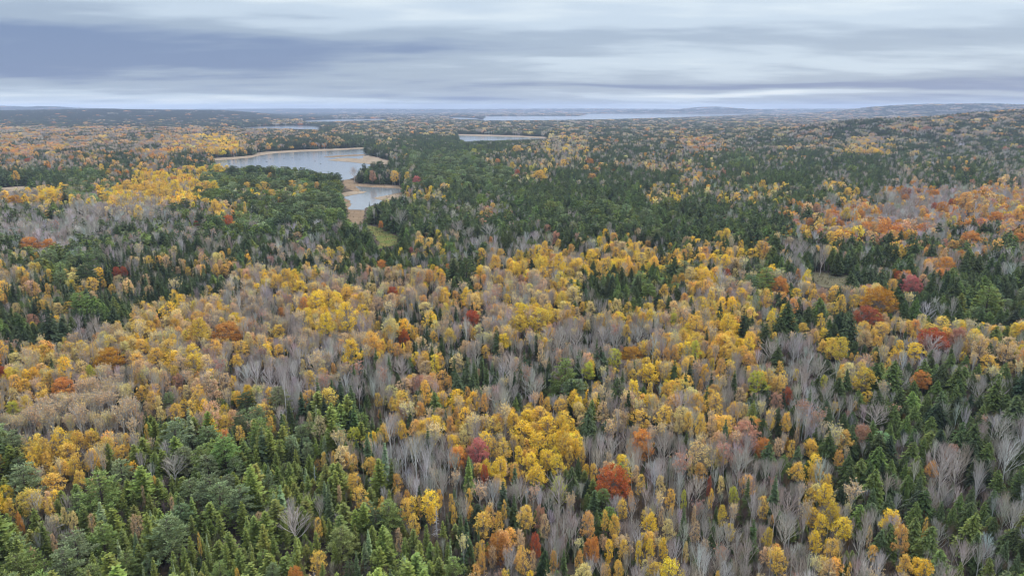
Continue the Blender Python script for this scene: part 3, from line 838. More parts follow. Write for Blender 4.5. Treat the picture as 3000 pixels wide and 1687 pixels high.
'C1': '''mu 2050 722 272 240 @the largest rust-red maple
mc 1038 500 160 195 @the rose-pink maple
ag 1230 500 180 150; aG 1195 640 175 200; aG 1400 255 150 145; aG 1485 415 185 130; aG 1340 510 95 95; aG 1440 585 165 165; aG 1560 560 155 155; aG 1480 690 205 175 @the big golden grove; aG 1630 610 150 175; ag 1722 530 115 135; ag 1812 540 82 135; al 1640 750 135 130 @the lime-yellow aspen below the grove; aG 1600 430 150 130
ag 100 745 155 170; ag 150 850 145 165; ao 420 750 100 155; ag 230 590 155 100; ag 95 570 100 92; ag 480 910 130 115; ag 590 890 62 95; ag 550 1040 112 145; at 430 1130 82 95; ag 300 885 92 82; ag 740 820 72 62; ag 832 860 72 72; ag 845 945 62 62; ag 960 820 62 75; ag 1232 912 62 85; tt 850 740 105 150; tt 1040 850 190 170; ag 1080 1030 215 155; ao 1120 950 112 75; ag 1190 1010 82 105; ag 1400 1005 172 210 @the leafy gold aspen with a pale trunk; at 1350 1120 120 80; at 1530 1070 105 180; mr 1465 1145 95 75; ao 1860 1065 145 210 @the tall orange-amber aspen; ag 1985 1010 72 125; ag 2060 1065 125 170; aG 2335 1040 152 155; ap 2470 1080 122 135; ag 2485 850 102 135; at 2420 970 62 105; ag 2255 735 102 125; at 2225 650 110 80; ap 2410 730 100 90; ao 2190 840 72 82; aG 2020 1255 84 170; ag 2130 1225 115 135; aG 2245 1275 84 190; aG 2330 1210 84 95; aG 2435 1215 92 125; ag 2090 1385 92 125; ap 1830 1405 195 125; ag 1240 1430 140 70; at 1450 1340 72 165; ao 1605 1300 82 95; aG 1430 1435 115 60; ag 1060 1220 82 105; ao 1062 1310 92 105; ao 1015 1405 115 115; at 1140 1285 90 150; ag 1905 660 80 130; at 1980 1390 70 90; ao 1800 1290 90 90; ms 1500 950 110 100; mr 1080 620 70 60; mn 1910 1180 90 90
pe 355 975 235 190 @the bright round pine; pQ 60 1390 130 130; pe 850 1390 205 140; pQ 260 1030 160 170
fQ 1912 880 165 170 @the green fir below the rust-red maple; hQ 1735 700 135 160; sQ 1310 660 95 110; sF 960 665 115 270 @the tall dull-green spruce; ff 280 640 225 155; sh 1680 1335 115 190; sh 1550 1370 62 115; sh 900 1090 125 230; ff 285 1330 195 215 @the yellow-green fir with a ragged top; ff 590 1265 135 175; fF 640 1120 105 140; fF 765 1105 115 150; fF 720 1245 105 140; sQ 110 1335 85 160; sQ 1305 900 95 155; sQ 1035 1115 55 105; fF 470 1260 100 200; fF 100 1130 100 170; sh 310 710 70 100; sq 200 1180 80 190; ff 360 860 90 140; fF 800 1280 90 180; hh 1790 610 80 130; sq 820 1230 60 140; dz 715 1000 90 170 @the grey dead spruce
bw 480 560 130 260; bw 560 570 150 330 @the cluster of whitish bare trunks; bw 640 640 150 330; bb 850 610 155 150; bb 1360 840 155 240; bb 1650 800 175 240; tt 1730 950 115 230; bb 1690 1090 165 260; bb 940 960 120 170; bb 2040 480 155 150; bb 1250 1330 150 140; bb 2200 965 135 220; bb 2500 1300 140 230; bb 2450 500 150 220; bb 2330 520 120 200; bv 1560 900 150 180; bb 2300 850 130 170; bv 1640 980 150 170; bv 2150 1350 100 150''',
'C2': '''ag 868 660 155 160 @the heart-shaped golden aspen
al 390 825 102 115; ak 300 985 102 155; ag 610 880 115 82; ap 290 720 66 62; ao 130 640 125 105; ap 60 600 62 85; ak 640 1165 112 180; ag 720 1335 190 225 @the wide golden aspen; ag 1100 725 115 115; aG 1062 840 165 205; tt 1285 870 205 200; aG 1040 1045 145 140; aG 1205 1085 205 195 @the tallest yellow clump; aG 1012 1165 125 125; ag 1120 1235 165 165; at 1110 1365 150 110; ao 1645 1175 155 235 @the oval amber aspen; ag 1680 1340 135 130; aG 1835 1385 175 150; ag 1262 1370 52 62; at 1412 1115 52 105; ag 1836 1030 52 62; ak 970 660 84 95; ao 1180 555 102 135; ag 985 470 122 105; ap 30 1215 52 62; ag 262 1430 62 52; al 10 840 62 85; at 90 950 60 70; at 100 1080 100 110; tt 390 960 80 80; md 205 710 40 60; ag 215 820 50 70
hh 1280 725 205 225 @the stout dark hemlock; hi 1480 560 195 185; hi 1590 640 135 165; hi 1740 535 175 215; hQ 1800 785 105 215; hi 1708 785 56 130; hi 2405 760 180 235 @the sharp-pointed hemlock; hi 2310 545 165 230; hQ 1570 945 155 215; hQ 1450 835 112 125; hi 1770 945 135 130; hi 1755 1085 225 185; hi 1870 1195 260 260; hQ 1500 1185 165 200; hi 2050 1000 135 190; hQ 2190 860 130 190; hF 2200 1090 260 280; hQ 650 510 195 160; hQ 870 565 135 200; hi 1690 640 90 140; hi 2100 900 130 170; hF 2340 1380 170 150; hQ 2440 1250 140 180; hF 2110 1400 120 120; hi 2290 960 130 170; hi 1830 480 120 170; hQ 1960 960 120 170; hQ 2540 1340 120 150
bb 430 620 200 240; bb 640 690 135 220; bb 110 800 185 200; bb 790 1120 185 220 @the pair of tall bare trees; bb 360 1170 190 220; bb 1985 650 240 320; bb 2090 650 175 260 @the broad bare tree among hemlocks; bw 2480 560 185 300 @the pale bare tree at the wood's edge; bb 540 990 160 200; bb 1350 1220 165 220; bb 2260 1340 155 220; bb 500 1280 150 200; ms 2045 480 125 75; bv 1990 560 200 200; bv 800 920 190 180; bv 480 1400 170 150; bw 1500 1380 130 180; bb 180 1130 150 180; bb 280 1180 150 200; bb 900 860 130 220; bv 1560 760 150 130; bb 2520 1050 160 260; bb 700 1010 160 200; bb 60 860 110 200''',
'A0': '''mn 220 1192 140 82 @the orange maple by grey woods; mn 365 1205 125 110; mr 1480 1050 78 62; mu 1720 1025 88 90 @the brick-red maple near pines; my 370 1000 78 62; my 110 870 135 66; ag 258 860 125 72; aG 370 830 175 110; ag 960 770 130 110; ag 1090 770 130 100; ag 1200 780 130 100; aG 1330 760 120 100; ag 1150 820 130 80; ag 1260 820 120 80; aG 1480 750 112 92; ag 1560 765 90 90; aG 1620 765 92 92; aG 1530 645 110 55; aG 1650 632 125 66 @the yellow clump by the lake; aG 1712 625 62 44; ag 1110 695 112 52; ag 770 862 100 70; ag 1990 780 112 112; ag 1870 765 92 72; ag 2055 825 90 80; ag 2112 880 72 72; ag 2210 750 100 70; ag 2300 812 92 62; ao 2390 775 62 92; ao 2042 690 52 62; ag 1620 925 115 115; ag 1772 920 72 85; ag 1040 960 85 115; ag 1850 930 42 105; ag 1730 1265 52 75; at 2245 1140 112 62; ag 240 1315 42 52; ag 276 1298 52 75; ag 120 690 70 90; ao 75 1010 40 40; ag 2070 1085 40 50; mr 210 570 62 44; pQ 1395 920 105 140; pe 1810 1010 105 120; pq 1560 700 150 90; pQ 1760 650 120 90; pQ 1900 650 120 90; pQ 2030 660 120 100; pQ 2150 680 120 100; pQ 2280 700 120 110; pQ 2400 720 120 110; pQ 2500 720 110 130; pq 2080 760 120 90; pq 2150 840 120 90; pq 2300 860 130 110; pq 2420 860 130 110; hH 480 870 110 140; hh 980 1110 110 150; hh 880 1130 110 150; hh 1140 1190 120 140; hh 1240 1200 110 140; hh 1420 1250 110 130; bb 640 960 120 110; bb 700 1080 120 150; bb 640 1120 120 150; bb 750 980 110 130; bb 900 890 110 110; bb 1150 890 110 120; bb 1060 1000 110 110''',
'A1': '''ag 1060 1280 92 110; ag 1160 1340 125 125; ag 1250 1210 52 62; ak 1340 1295 105 112; ag 1205 1270 90 80; ag 1430 1280 82 102; ag 1535 1245 85 145; ag 1690 1262 72 62; aG 1890 1290 135 112; aG 1950 1190 72 105; ag 2070 1275 92 112; ag 2250 1310 172 82; ag 2430 1330 85 82; ao 2312 1205 82 72; ag 2480 1212 52 52; ag 1640 1200 90 80; at 650 1140 102 62; mn 1130 1155 42 36; ms 1560 1090 85 92; ag 2032 862 52 32; ag 2322 790 58 38; ag 1335 908 32 42; ag 1500 685 155 52; al 1435 630 52 52; ak 1290 610 64 62; mn 1180 572 52 42; mr 1140 692 42 42; mr 1330 660 55 55; al 1000 500 72 32; ag 1330 482 112 32; ag 1680 590 85 62; mn 1880 577 62 52; ao 1890 692 92 44; mn 2060 642 52 32; ag 1845 622 72 42; mn 2470 552 36 26; ms 300 960 46 62; mn 298 1045 42 52; ag 915 765 36 52; mc 525 1240 62 42; mn 800 1360 40 40; pe 950 1390 130 160; pq 700 590 140 90; pq 820 580 140 90; pq 940 570 140 90; pq 1040 590 130 90; pq 640 640 120 80; pq 980 650 120 80; pQ 1050 620 120 90; pQ 290 620 80 100; pQ 240 620 70 90; pQ 170 640 60 110; ag 400 690 85 110 @the gold aspen on the lakeside point; ag 495 690 62 75; mc 570 715 70 62 @the pink maple on the lakeside point; mr 605 715 34 42; bv 95 670 66 95 @the lone bare tree on the lake spit; ms 235 680 62 82; ag 570 780 36 40; ag 640 800 36 52; ag 500 830 42 52; sH 210 920 30 90; bb 440 1010 110 140; bb 880 1080 130 110; bb 1120 1110 140 120; bb 960 1130 120 110; pQ 2440 1040 90 110; pq 2030 970 90 100''',
'A2': '''ag 600 750 78 74; aG 130 985 68 52; ag 352 886 36 42; ag 540 1165 62 66; ag 642 1175 68 66; aG 440 1270 92 85; aG 530 1270 115 85; ag 600 1300 62 70; ag 730 1215 32 34; ag 60 1290 62 60; ag 210 1155 48 42; ag 110 1145 52 52; ms 1010 940 98 105; mn 960 1040 82 85; ao 1100 1010 78 155 @the tall orange aspen above the clearing; ak 1235 975 98 105 @the tall-trunked olive-gold aspen; mn 1350 985 68 95; ms 900 992 82 62; ag 1240 812 82 72; ag 1312 805 72 72; mn 1680 850 72 62; mn 1900 815 92 52; ms 1780 800 85 52; mr 1900 915 64 62; mn 1960 930 112 112; mr 2030 890 72 72; ao 2140 860 145 112; ao 2160 930 92 105; ao 2280 960 84 115; ao 2530 980 92 105; mn 2370 1000 135 105; ao 1810 970 62 85; ao 1440 1080 105 105; ag 1110 1150 105 105; ao 1460 1185 74 48; ms 1350 1160 62 62; mn 2540 1160 115 105; mn 2180 1150 165 115; ao 2040 1210 125 92; mr 2055 652 42 32; ag 1925 650 52 28; ag 1550 505 52 42; ag 1330 495 90 40; ag 1420 495 90 40; ag 2400 870 70 90; mn 1560 1080 90 60; mn 1750 1080 90 60; mn 1190 1050 80 70; mn 1500 1100 90 60; hh 2060 1120 110 130; hh 2280 1090 110 130; hh 2340 1110 100 120; hh 1570 1160 130 120; hh 1650 1150 110 120; hh 1480 1270 130 150; hh 1620 1280 140 150; hh 1760 1240 140 140; hh 1880 1270 140 150; hh 1080 1200 100 170; hh 1210 1240 100 170; hh 1180 1330 120 140; hh 1310 1340 110 150; hh 1420 1340 130 150; hh 1560 1360 130 150; hh 960 1200 90 120; bb 1130 880 110 130; bb 1480 890 110 140; bb 1600 880 120 140; bb 1760 900 120 130; bb 1560 960 120 130; bb 1700 1000 110 110; bb 900 1250 130 150; bb 1060 1300 80 200''',
}
ORG = {'A': 250, 'B': 750, 'C': 1125}

trees = []     # dicts: kind, tint letter, rgb, x, y, H, W, var, hand, mark
def jit(rgb, a=0.10):
    k = 1 + random.gauss(0, a)
    return tuple(max(0.005, c * k * (1 + random.gauss(0, a * 0.45))) for c in rgb)

ASPECT = {'hemlock_tree': 1.5, 'spruce_tree': 3.2, 'fir_tree': 1.75, 'pine_tree': 1.4, 'dead_tree': 3.6}
def place_hand(kind, tl, px, py, w, h, mark):
    Wm, Hm = 8.0, 12.0
    for _ in range(4):
        if kind in ASPECT:
            x, y, s = at(px, py - h / 2, Hm)
        elif kind in ('bare_tree', 'birch_tree'):
            x, y, s = at(px, py - h / 2, Hm * 0.97)
        else:
            x, y, s = at(px, py, Hm - Ch / 2 if _ else 8.0)
        dep = s
        dep = math.sqrt(x * x + y * y + CAM_H ** 2) if s < 4000 else s
        th = math.asin(min(0.7, CAM_H / max(dep, 120)))
        Wm = w / F_PX * s
        vis = h / F_PX * s
        if kind in ASPECT:
            Hm = min(max(vis / math.cos(th) * 1.12, Wm * ASPECT[kind]), 24.0)
            Hm = max(Hm, 9.0 if kind != 'dead_tree' else 7.0)
        elif kind in ('bare_tree', 'birch_tree'):
            Hm = min(max(vis / math.cos(th) * 1.35, 10.5), 21.0)
        else:
            Ch = min(max((vis - 0.45 * Wm * math.sin(th)) / math.cos(th), Wm * 0.62), 15.0)
            Hm = Ch / (0.66 if kind == 'maple_tree' else 0.60)
            Hm = min(max(Hm, 9.5), 23.0)
    return x, y, Hm, Wm

for key, txt in HAND.items():
    oy = ORG[key[0]]; ox = 1000 * int(key[1])
    for line in txt.split('\n'):
        for item in line.split(';'):
            item = item.strip()
            if not item: continue
            mark = None
            if '@' in item: item, mark = [s.strip() for s in item.split('@')]
            c, cx, cy, w, h = item.split()
            kind = LET[c[0]]; tl = c[1]
            px, py = ox + float(cx) / 2.576, oy + float(cy) / 2.576
            w = float(w) / 2.576; h = float(h) / 2.576
            x, y, H, W = place_hand(kind, tl, px, py, w * (0.93 if kind == 'aspen_tree' else 1.12 if kind == 'maple_tree' and mark else 1.0), h * (1.12 if kind == 'maple_tree' and mark else 1.0), mark)
            n0 = NVAR[kind][0]
            if kind == 'maple_tree': var = random.choice([3, 4]) if tl == 's' else random.randrange(3)
            elif kind == 'aspen_tree': var = random.choice([4, 5, 6]) if tl == 't' else (random.randrange(4) if tl in 'GlkpoG' else random.randrange(6))
            elif kind == 'bare_tree': var = random.choice((4, 5, 6)) if W > 5.5 else random.randrange(4)
            else: var = random.randrange(n0)
            trees.append(dict(kind=kind, t=tl, rgb=jit(TINT[tl][0], 0.05), x=x, y=y, H=H, W=W, var=var, hand=True, mark=mark, rot=U(0, 6.28)))

# mix of kinds over the photograph's woodland, 100 x 50 pixel cells from row 350 on
GRID = '''
oo oo oo oo Do oo Do oo Do DD oo oo oo oo oo oo oo oo oo oD oo oo oo NN No No No No No oo
Oo oo oo oo oo oY Go oD DD DD HH Ho HH HH HH oH oG oo oH oo Oo oo ho Yo oo Go Ho oh ho ho
oo oo oD DD oo DD DD DD DD DD oH oo PP PP Ho oo oG Ho Yo Yo YH Hp hY HY YH YH Yh Yh Yh Yh
HH HH HP oH Go Go PP PP PP PH oH oo PP PP Ph Ho HH HY Ho Ho Oh HY HH HH Hy HH Hy HY Hh hy
yY GY yP YG GY GY PP pY PY PP PP ho Yh HH hH HH HH HH HH HY ho hY hY hH HY HB BO BO OB OB
hh hy BB By yB hy Yh hp pp pp Ph HH hh hh hO HH HH HP HH HH HH hh hh Oh OB OB BB BO OO OY
BB BB BB HB hh hh hp ph hh hh HH hh hH HH HH hH HH HH pH HH HH Hh HH hO OY OO OO OB OH OO
hh BB hh HH HH hH hh hh hh HH HH HH HY hh Bh Bh hh hY hY hh HY HY HY HB HY HH HY HO OH HB
hY PP pp ST ST ST TY hS hh Yh hh hh hh hP YB YG YB YG YG Gh Yh Yh HH HB HH HB HH OB HH HB
YS TS YS SS SS SS hS YY YG yY yS YY YY ph yY yB GY HH HH HP YG yh PY hY HH HH HO hh HH HH
TS pT pS SS SS SY Yy yy Yy GY YY yy yy YY yy yY YY HS HH YH YB YB Yh hY Yh YO HH HH HP HP
HH YS SH HH YY YY YY yy yy GY Yy Sy YS Sy yY YG YY YY YY YY YY YG hY hh HH OH yh Bh HH HH
HH HH yB YY YY YY YY yy yy YY yy YY Sy yY yy YY BB yB YB yy YG YG YH HY HY YY YY OY hY hY
yS YY YY YY YY yy yy YY yy yB YY YY Sy Sy YS Sy yy BB yB yG YG GG hB BB GY HY BY BB YG Yh
YY YY YY yy YY YY yy BB BB yy yS yy YY SB BS Sy yS YY Yy YG YY YB BY BB Bh YB HH HB BY YH
YY YY yy yy YY yy YY BB BB yy BB yO YO SH BB BS SP BB yy GG YY yB YG BB HY Yh HB HH BH HH
YY tt tt tt YY YY PY PY BB yS SB YY HY YY yy hB YY YY YH YY BY YB hO BB HB BH HH HH HB HH
tt tt tt tt SF FY YY PY SB FS HF yY YY YO YY GG GG HY YY YY YY YB HY BB HB BB HH HH HB HB
FB tB GY tY FF FF PY PF FP FF FF BY YY YY yB GG GG Hy yB yy YY BY HO YB HH HH HH HH HB BB
FF GY GY YF FF PF FP FF PF FY FY BB BB BO GG GG GG By BO BB YB BB HB HY YH HH HH BO BH BH
PF YG YP PF BF PP PF FF FF FF YB FB BB SB GY GG FS YS YB BB YB BB BB GH HB HH HH BB HB HB
Py YY PF PF FF FF PF FF FF FF FY BY BB Sy BB BB hB FB YB yB BB YB BB BY YH BH HB BB BH HH
YF yF PF FF FF PF PF FF FF FF YP PY YS YB YS YB By PB BY BY BB BY BY BB YB HH HH hh HB BH
FF yF FP FF PF PF FF FF BF YF FF PF YB SF YB YB BB YO YB YB BB BY BB BB GY BY HH HB HH hh
FF yB PF PF PF FF FF FF FF YF FF FF FF SY YB YO BB OY YB YB BB BB YB BB GY By GH HH HH HB
PP PP PF FF PF PF FF FF FF OY FF FF FF FY BB YO SY BY BY YB BB BB YB BB YB BH YH HB HB HB
PP PP PF FF FF FF FF FF FF YF FF FF FP OY YB YB HB GB BB YB BB BB YB BB YB BB YB YB BH HH
'''
GRID = [r.split() for r in GRID.strip().split('\n')]
assert all(len(r) == 30 for r in GRID), [len(r) for r in GRID]
AS, BI, MA, BA, HE, SP_, FI, PI_ = 'aspen_tree', 'birch_tree', 'maple_tree', 'bare_tree', 'hemlock_tree', 'spruce_tree', 'fir_tree', 'pine_tree'
MIX = {   # (kind, weight, tints)
    'G': [(AS, .82, 'gGGg'), (BA, .12, 'bv'), (SP_, .06, 'hH')],
    'Y': [(AS, .46, 'gggptoGG'), (BI, .13, 'tp'), (BA, .31, 'bbbv'), (SP_, .10, 'hH')],
    'y': [(AS, .14, 'gptto'), (BI, .20, 'ttps'), (BA, .56, 'bbbvw'), (SP_, .10, 'hH')],
    'B': [(BA, .88, 'bbbwwvv'), (BI, .05, 'ts'), (SP_, .05, 'hQ'), (HE, .02, 'h')],
    't': [(BI, .8, 'ttp'), (BA, .2, 'wb')],
    'H': [(HE, .885, 'hhhHiQ'), (BA, .08, 'bv'), (PI_, .025, 'Qq'), (SP_, .01, 'h')],
    'h': [(HE, .65, 'hhHQF'), (BA, .29, 'bbbw'), (BI, .03, 'ts'), (MA, .01, 's'), (PI_, .02, 'Q')],
    'S': [(SP_, .78, 'hHHQ'), (HE, .05, 'H'), (BA, .14, 'bbv'), (AS, .03, 'pt')],
    'T': [(SP_, .64, 'hHQ'), (AS, .20, 'gpgt'), (BA, .16, 'bv')],
    'P': [(PI_, .56, 'qqqe'), (FI, .34, 'fFf'), (HE, .10, 'hQ')],
    'p': [(PI_, .40, 'qQ'), (HE, .45, 'hHF'), (BA, .15, 'b')],
    'F': [(FI, .64, 'fFFf'), (SP_, .14, 'qQF'), (PI_, .08, 'qe'), (BA, .03, 'b'), (AS, .02, 't')],
    'O': [(MA, .30, 'nnnssy'), (AS, .19, 'otog'), (BA, .43, 'bbw'), (HE, .08, 'h')],
    'o': [(AS, .24, 'tootg'), (MA, .09, 'nnsy'), (BI, .12, 'tst'), (BA, .11, 'bv'), (HE, .44, 'hHQ')],
    'D': [(HE, .76, 'hHQ'), (AS, .10, 'ot'), (BA, .11, 'bv'), (MA, .03, 'n')],
    'L': [(MA, .01, 'n'), (AS, .02, 'o'), (BA, .07, 'v'), (HE, .90, 'HHH')],  # far hills: cloud shadow put into the colour as nearly all blackish hemlock
    'N': [(AS, .08, 'tot'), (MA, .04, 'ns'), (BI, .13, 'tst'), (BA, .25, 'vb'), (HE, .50, 'hHH')],
    'm': [(AS, .12, 'ttgp'), (MA, .03, 'ns'), (BI, .13, 'tpt'), (BA, .17, 'bv'), (HE, .55, 'hHQ')],
}

def vnoise(x, y, s, seed):
    """cheap smooth noise in metres"""
    r = np.random.default_rng(seed); out = 0
    for k in range(5):
        a = r.uniform(0, 6.28); w = 6.28 / s * r.uniform(0.6, 1.8)
        out = out + np.sin((x * math.cos(a) + y * math.sin(a)) * w + r.uniform(0, 6.28))
    return out / 5

# candidate sites on a jittered polar grid; spacing widens with distance
sites = []
r = 104.0
while r < 17600:
    s = max(2.85 + 1.9 * min(1, max(0, r - 220) / 480), r / 150.0)
    half = math.radians(41.5)
    n = int(2 * half * r / s)
    a = (np.arange(n) + RNG.uniform(-.45, .45, n)) / n * 2 * half - half
    rr = r + RNG.uniform(-.5, .5, n) * s
    sites.append(np.stack([rr * np.sin(a), rr * np.cos(a), np.full(n, s)], 1))
    r += s * (0.95 if r < 700 else 1.0)
sites = np.concatenate(sites)
SX, SY, SS = sites.T
SZ = hgt(SX, SY)
SR = np.hypot(SX, SY)
SH = (12.4 + 4.6 * sstep(180, 800, SR)) * (0.60 + 0.62 * RNG.beta(2.2, 1.6, len(SX)))
pxm, pym, dep = project(SX, SY, SZ + SH * 0.62)
keep = (pxm > -160) & (pxm < 3160) & (pym > 290) & (pym < 1900)
# keep open water, shores and fields free, also of the tops of the trees in front of them
for poly in CLEAR:
    P = np.array(poly)
    x0, y0 = P.min(0) - 60; x1, y1 = P.max(0) + 200
    cand = keep & (pxm > x0) & (pxm < x1) & (pym > y0) & (pym < y1)
    ids = np.where(cand)[0]
    bad = np.zeros(len(ids), bool)
    for f in (0.0, 0.3, 0.6, 0.82):
        for sx in ((-0.5, 0, 0.5) if f < 0.7 else (0,)):
            a, b, _ = project(SX[ids] + sx * 5.5, SY[ids], SZ[ids] + SH[ids] * f)
            bad |= inside(poly, a, b)
    keep[ids[bad]] = False
# leave room for the trees placed one by one, and do not stand in front of them
hx = np.array([t['x'] for t in trees]); hy = np.array([t['y'] for t in trees]); hW = np.array([t['W'] for t in trees]); hH = np.array([t['H'] for t in trees])
hzc = hgt(hx, hy) + hH * 0.70
hpx, hpy, hd = project(hx, hy, hzc)
hrw = hW / 2 * F_PX / hd; hrh = hH * 0.28 * F_PX / hd
topx, topy, _ = project(SX, SY, SZ + SH)
for i in range(len(trees)):
    ids = np.where((np.abs(SX - hx[i]) < 9) & (np.abs(SY - hy[i]) < 9) & keep)[0]
    dd = np.hypot(SX[ids] - hx[i], SY[ids] - hy[i])
    keep[ids[dd < max(2.2, hW[i] * 0.42)]] = False
    # whatever stands in front of it is young growth that stays below its crown
    mk = bool(trees[i]['mark'])
    near = np.where(keep & (dep < hd[i]) & (np.abs(pxm - hpx[i]) < hrw[i] * 0.9 + (2.2 if mk else 1.0) * F_PX / dep) & (topy < hpy[i] + hrh[i] * (0.95 if mk else 0.55)) & (pym > hpy[i] - hrh[i]) & (dep > hd[i] * 0.72))[0]
    if len(near):
        lim = hpy[i] + hrh[i] * (0.95 if mk else 0.55)
        _, by, _ = project(SX[near], SY[near], SZ[near])
        fac = np.clip((by - lim) / np.maximum(by - topy[near], 1e-3), 0, 1)
        SH[near] *= fac
        topy[near] = by - (by - topy[near]) * fac
        keep[near[SH[near] < 3.0]] = False
SX, SY, SZ, SR, SH, SS, pxm, pym = [v[keep] for v in (SX, SY, SZ, SR, SH, SS, pxm, pym)]
print('sites', len(SX))

jx = pxm + vnoise(SX, SY, 45, 5) * 42 + RNG.normal(0, 16, len(SX))
jy = pym + vnoise(SX, SY, 60, 6) * 16 * np.clip((pym - 317) / 400, 0.05, 1) + RNG.normal(0, 7, len(SX)) * np.clip((pym - 317) / 300, 0.05, 1)
pick = RNG.random(len(SX)); half_ = RNG.random(len(SX)); patch = vnoise(SX, SY, np.maximum(60, 0) * 1.0, 9)
tone = vnoise(SX, SY, 170.0, 12)
stand = 0.8 * vnoise(SX, SY, 75.0, 21) + 0.9 * vnoise(SX, SY, 360.0, 22)
stand = np.argsort(np.argsort(stand)) / len(stand)
far_mix = 0.20 + 0.22 * sstep(450, 1300, SR)
pick = np.clip(0.5 + (far_mix * (stand - 0.5) + (1 - far_mix) * (pick - 0.5)) * (1 + 0.42 * far_mix), 0, 0.9999)
CUM = {k: np.cumsum([w for _, w, _ in v]) for k, v in MIX.items()}
for i in range(len(SX)):
    c = int(min(29, max(0, jx[i] // 100))); rw = (jy[i] - 350) / 50
    if rw < 0:
        if pxm[i] < 980: tok = 'LL'
        elif pxm[i] < 1400 and pym[i] < 343: tok = 'LN'
        elif pxm[i] < 2150: tok = 'NN' if tone[i] > -0.15 else 'DN'
        else: tok = 'NN' if tone[i] > -0.05 else 'DN'
    else:
        if rw < 0.45 and pxm[i] < 800: tok = 'LD'
        else: tok = GRID[int(min(len(GRID) - 1, rw))][c]
    q = half_[i] * 0.7 + 0.3 * (0.5 + 0.5 * patch[i])
    if c >= 14 and 0 <= rw < 4 and 'Y' in tok and ('h' in tok.lower()): tok, q = tok.replace('Y', '').ljust(1, 'h')[0] + 'Y', q * 0.83
    if tok == 'HH' and c >= 22 and rw > 14: tok = 'Hh'
    if c >= 10 and 0 <= rw < 2 and tok == 'oo': tok = 'mD'
    if c >= 9 and rw >= 0: tok = tok.replace('o', 'm')
    if c >= 14 and 0 <= rw < 4: tok = tok.replace('Y', 'm').replace('G', 'Y')
    if c < 10 and 4.5 < rw < 8 and tok in ('hh', 'HH', 'hH', 'Hh'): tok, q = 'hB', q * 0.78
    m = tok[0] if q < 0.54 else tok[1]
    k = int(np.searchsorted(CUM[m], pick[i] * CUM[m][-1]))
    kind, _, tints = MIX[m][min(k, len(MIX[m]) - 1)]
    c_evergreen = m in 'HhPpDomLNST'
    if kind in (HE, PI_) and SR[i] < 520 and R() < 0.50: continue
    tl = random.choice(tints)
    if SR[i] > 520 and kind in (PI_, FI): tl = random.choice('QQqF')
    n0, nf, nc = NVAR[kind]
    H = float(SH[i])
    H0, W0 = DIM[kind]
    if kind == SP_: H *= U(0.92, 1.14)
    if kind == PI_: H *= 1.10
    if kind == FI: H *= U(0.72, 1.12)
    if kind == BA: H *= U(0.74, 0.96) if c_evergreen else U(0.8, 1.0)
    if kind == AS: H *= U(0.82, 1.05)
    W = W0 * (H / H0) * U(0.85, 1.2)
    if kind in (BA, BI): W *= U(0.5, 0.95)
    if kind == AS: W *= U(0.58, 1.0); var_sparse = R() < 0.32
    if kind == SP_: W *= 1.2
    if kind == HE: W *= U(0.9, 1.3)
    if kind == FI: W *= U(0.9, 1.4)
    if kind == MA: W *= U(0.5, 0.75); H *= 0.95
    if SR[i] > 520 and kind in (HE, SP_, FI, PI_): W *= 1.22
    if SR[i] > 1500:
        var = n0 + nf + random.randrange(nc); W = float(SS[i]) * (1.5 if kind in (HE, SP_, PI_) else 1.15); lvl = 2
    elif SR[i] > 520:
        var = n0 + random.randrange(nf); W = max(W, float(SS[i]) * 1.0); lvl = 1
    else:
        var = random.randrange(n0); lvl = 0
        if kind == AS: var = random.choice((4, 5, 6)) if var_sparse else random.randrange(4)
    trees.append(dict(kind=kind, t=tl, rgb=jit(TINT[tl][0], 0.11), x=float(SX[i]), y=float(SY[i]), H=H, W=W, var=var, hand=False, mark=None, rot=U(0, 6.28), lvl=lvl))

# ------------------------------------------------------------------ what shows: near-to-far coverage over a small raster
for t in trees:
    t['z'] = float(hgt(t['x'], t['y']))
T_x = np.array([t['x'] for t in trees]); T_y = np.array([t['y'] for t in trees]); T_z = np.array([t['z'] for t in trees])
T_H = np.array([t['H'] for t in trees]); T_W = np.array([t['W'] for t in trees])
ppx, ppy, pdep = project(T_x, T_y, T_z + T_H * 0.72)
tpx, tpy, _ = project(T_x, T_y, T_z + T_H)
order = np.argsort(pdep)
RW, RH = 1000, 562
cover = np.zeros((RH, RW), bool)
T_vis = np.zeros(len(trees))
for i in order:
    if pdep[i] > 1100: break
    cx, cy = ppx[i] / 3, ppy[i] / 3
    rx = T_W[i] * 0.5 * F_PX / pdep[i] / 3 * 0.85; ry = T_H[i] * 0.30 * F_PX / pdep[i] / 3 * 0.95
    x0, x1 = int(max(0, cx - rx)), int(min(RW, cx + rx + 1)); y0, y1 = int(max(0, cy - ry)), int(min(RH, cy + ry + 1))
    if x1 <= x0 or y1 <= y0: continue
    yy, xx = np.ogrid[y0:y1, x0:x1]
    e_ = ((xx - cx) / rx) ** 2 + ((yy - cy) / ry) ** 2 <= 1
    free = e_ & ~cover[y0:y1, x0:x1]
    T_vis[i] = free.sum() * (0.8 if trees[i]['kind'] in (BA, BI) else 1.0)
    if trees[i]['kind'] not in (BA, BI): cover[y0:y1, x0:x1] |= e_
for i, t in enumerate(trees):
    t['vis'] = float(T_vis[i]) + (1e6 if t['mark'] else 0)
    t['px'] = float(ppx[i]); t['py'] = float(ppy[i])

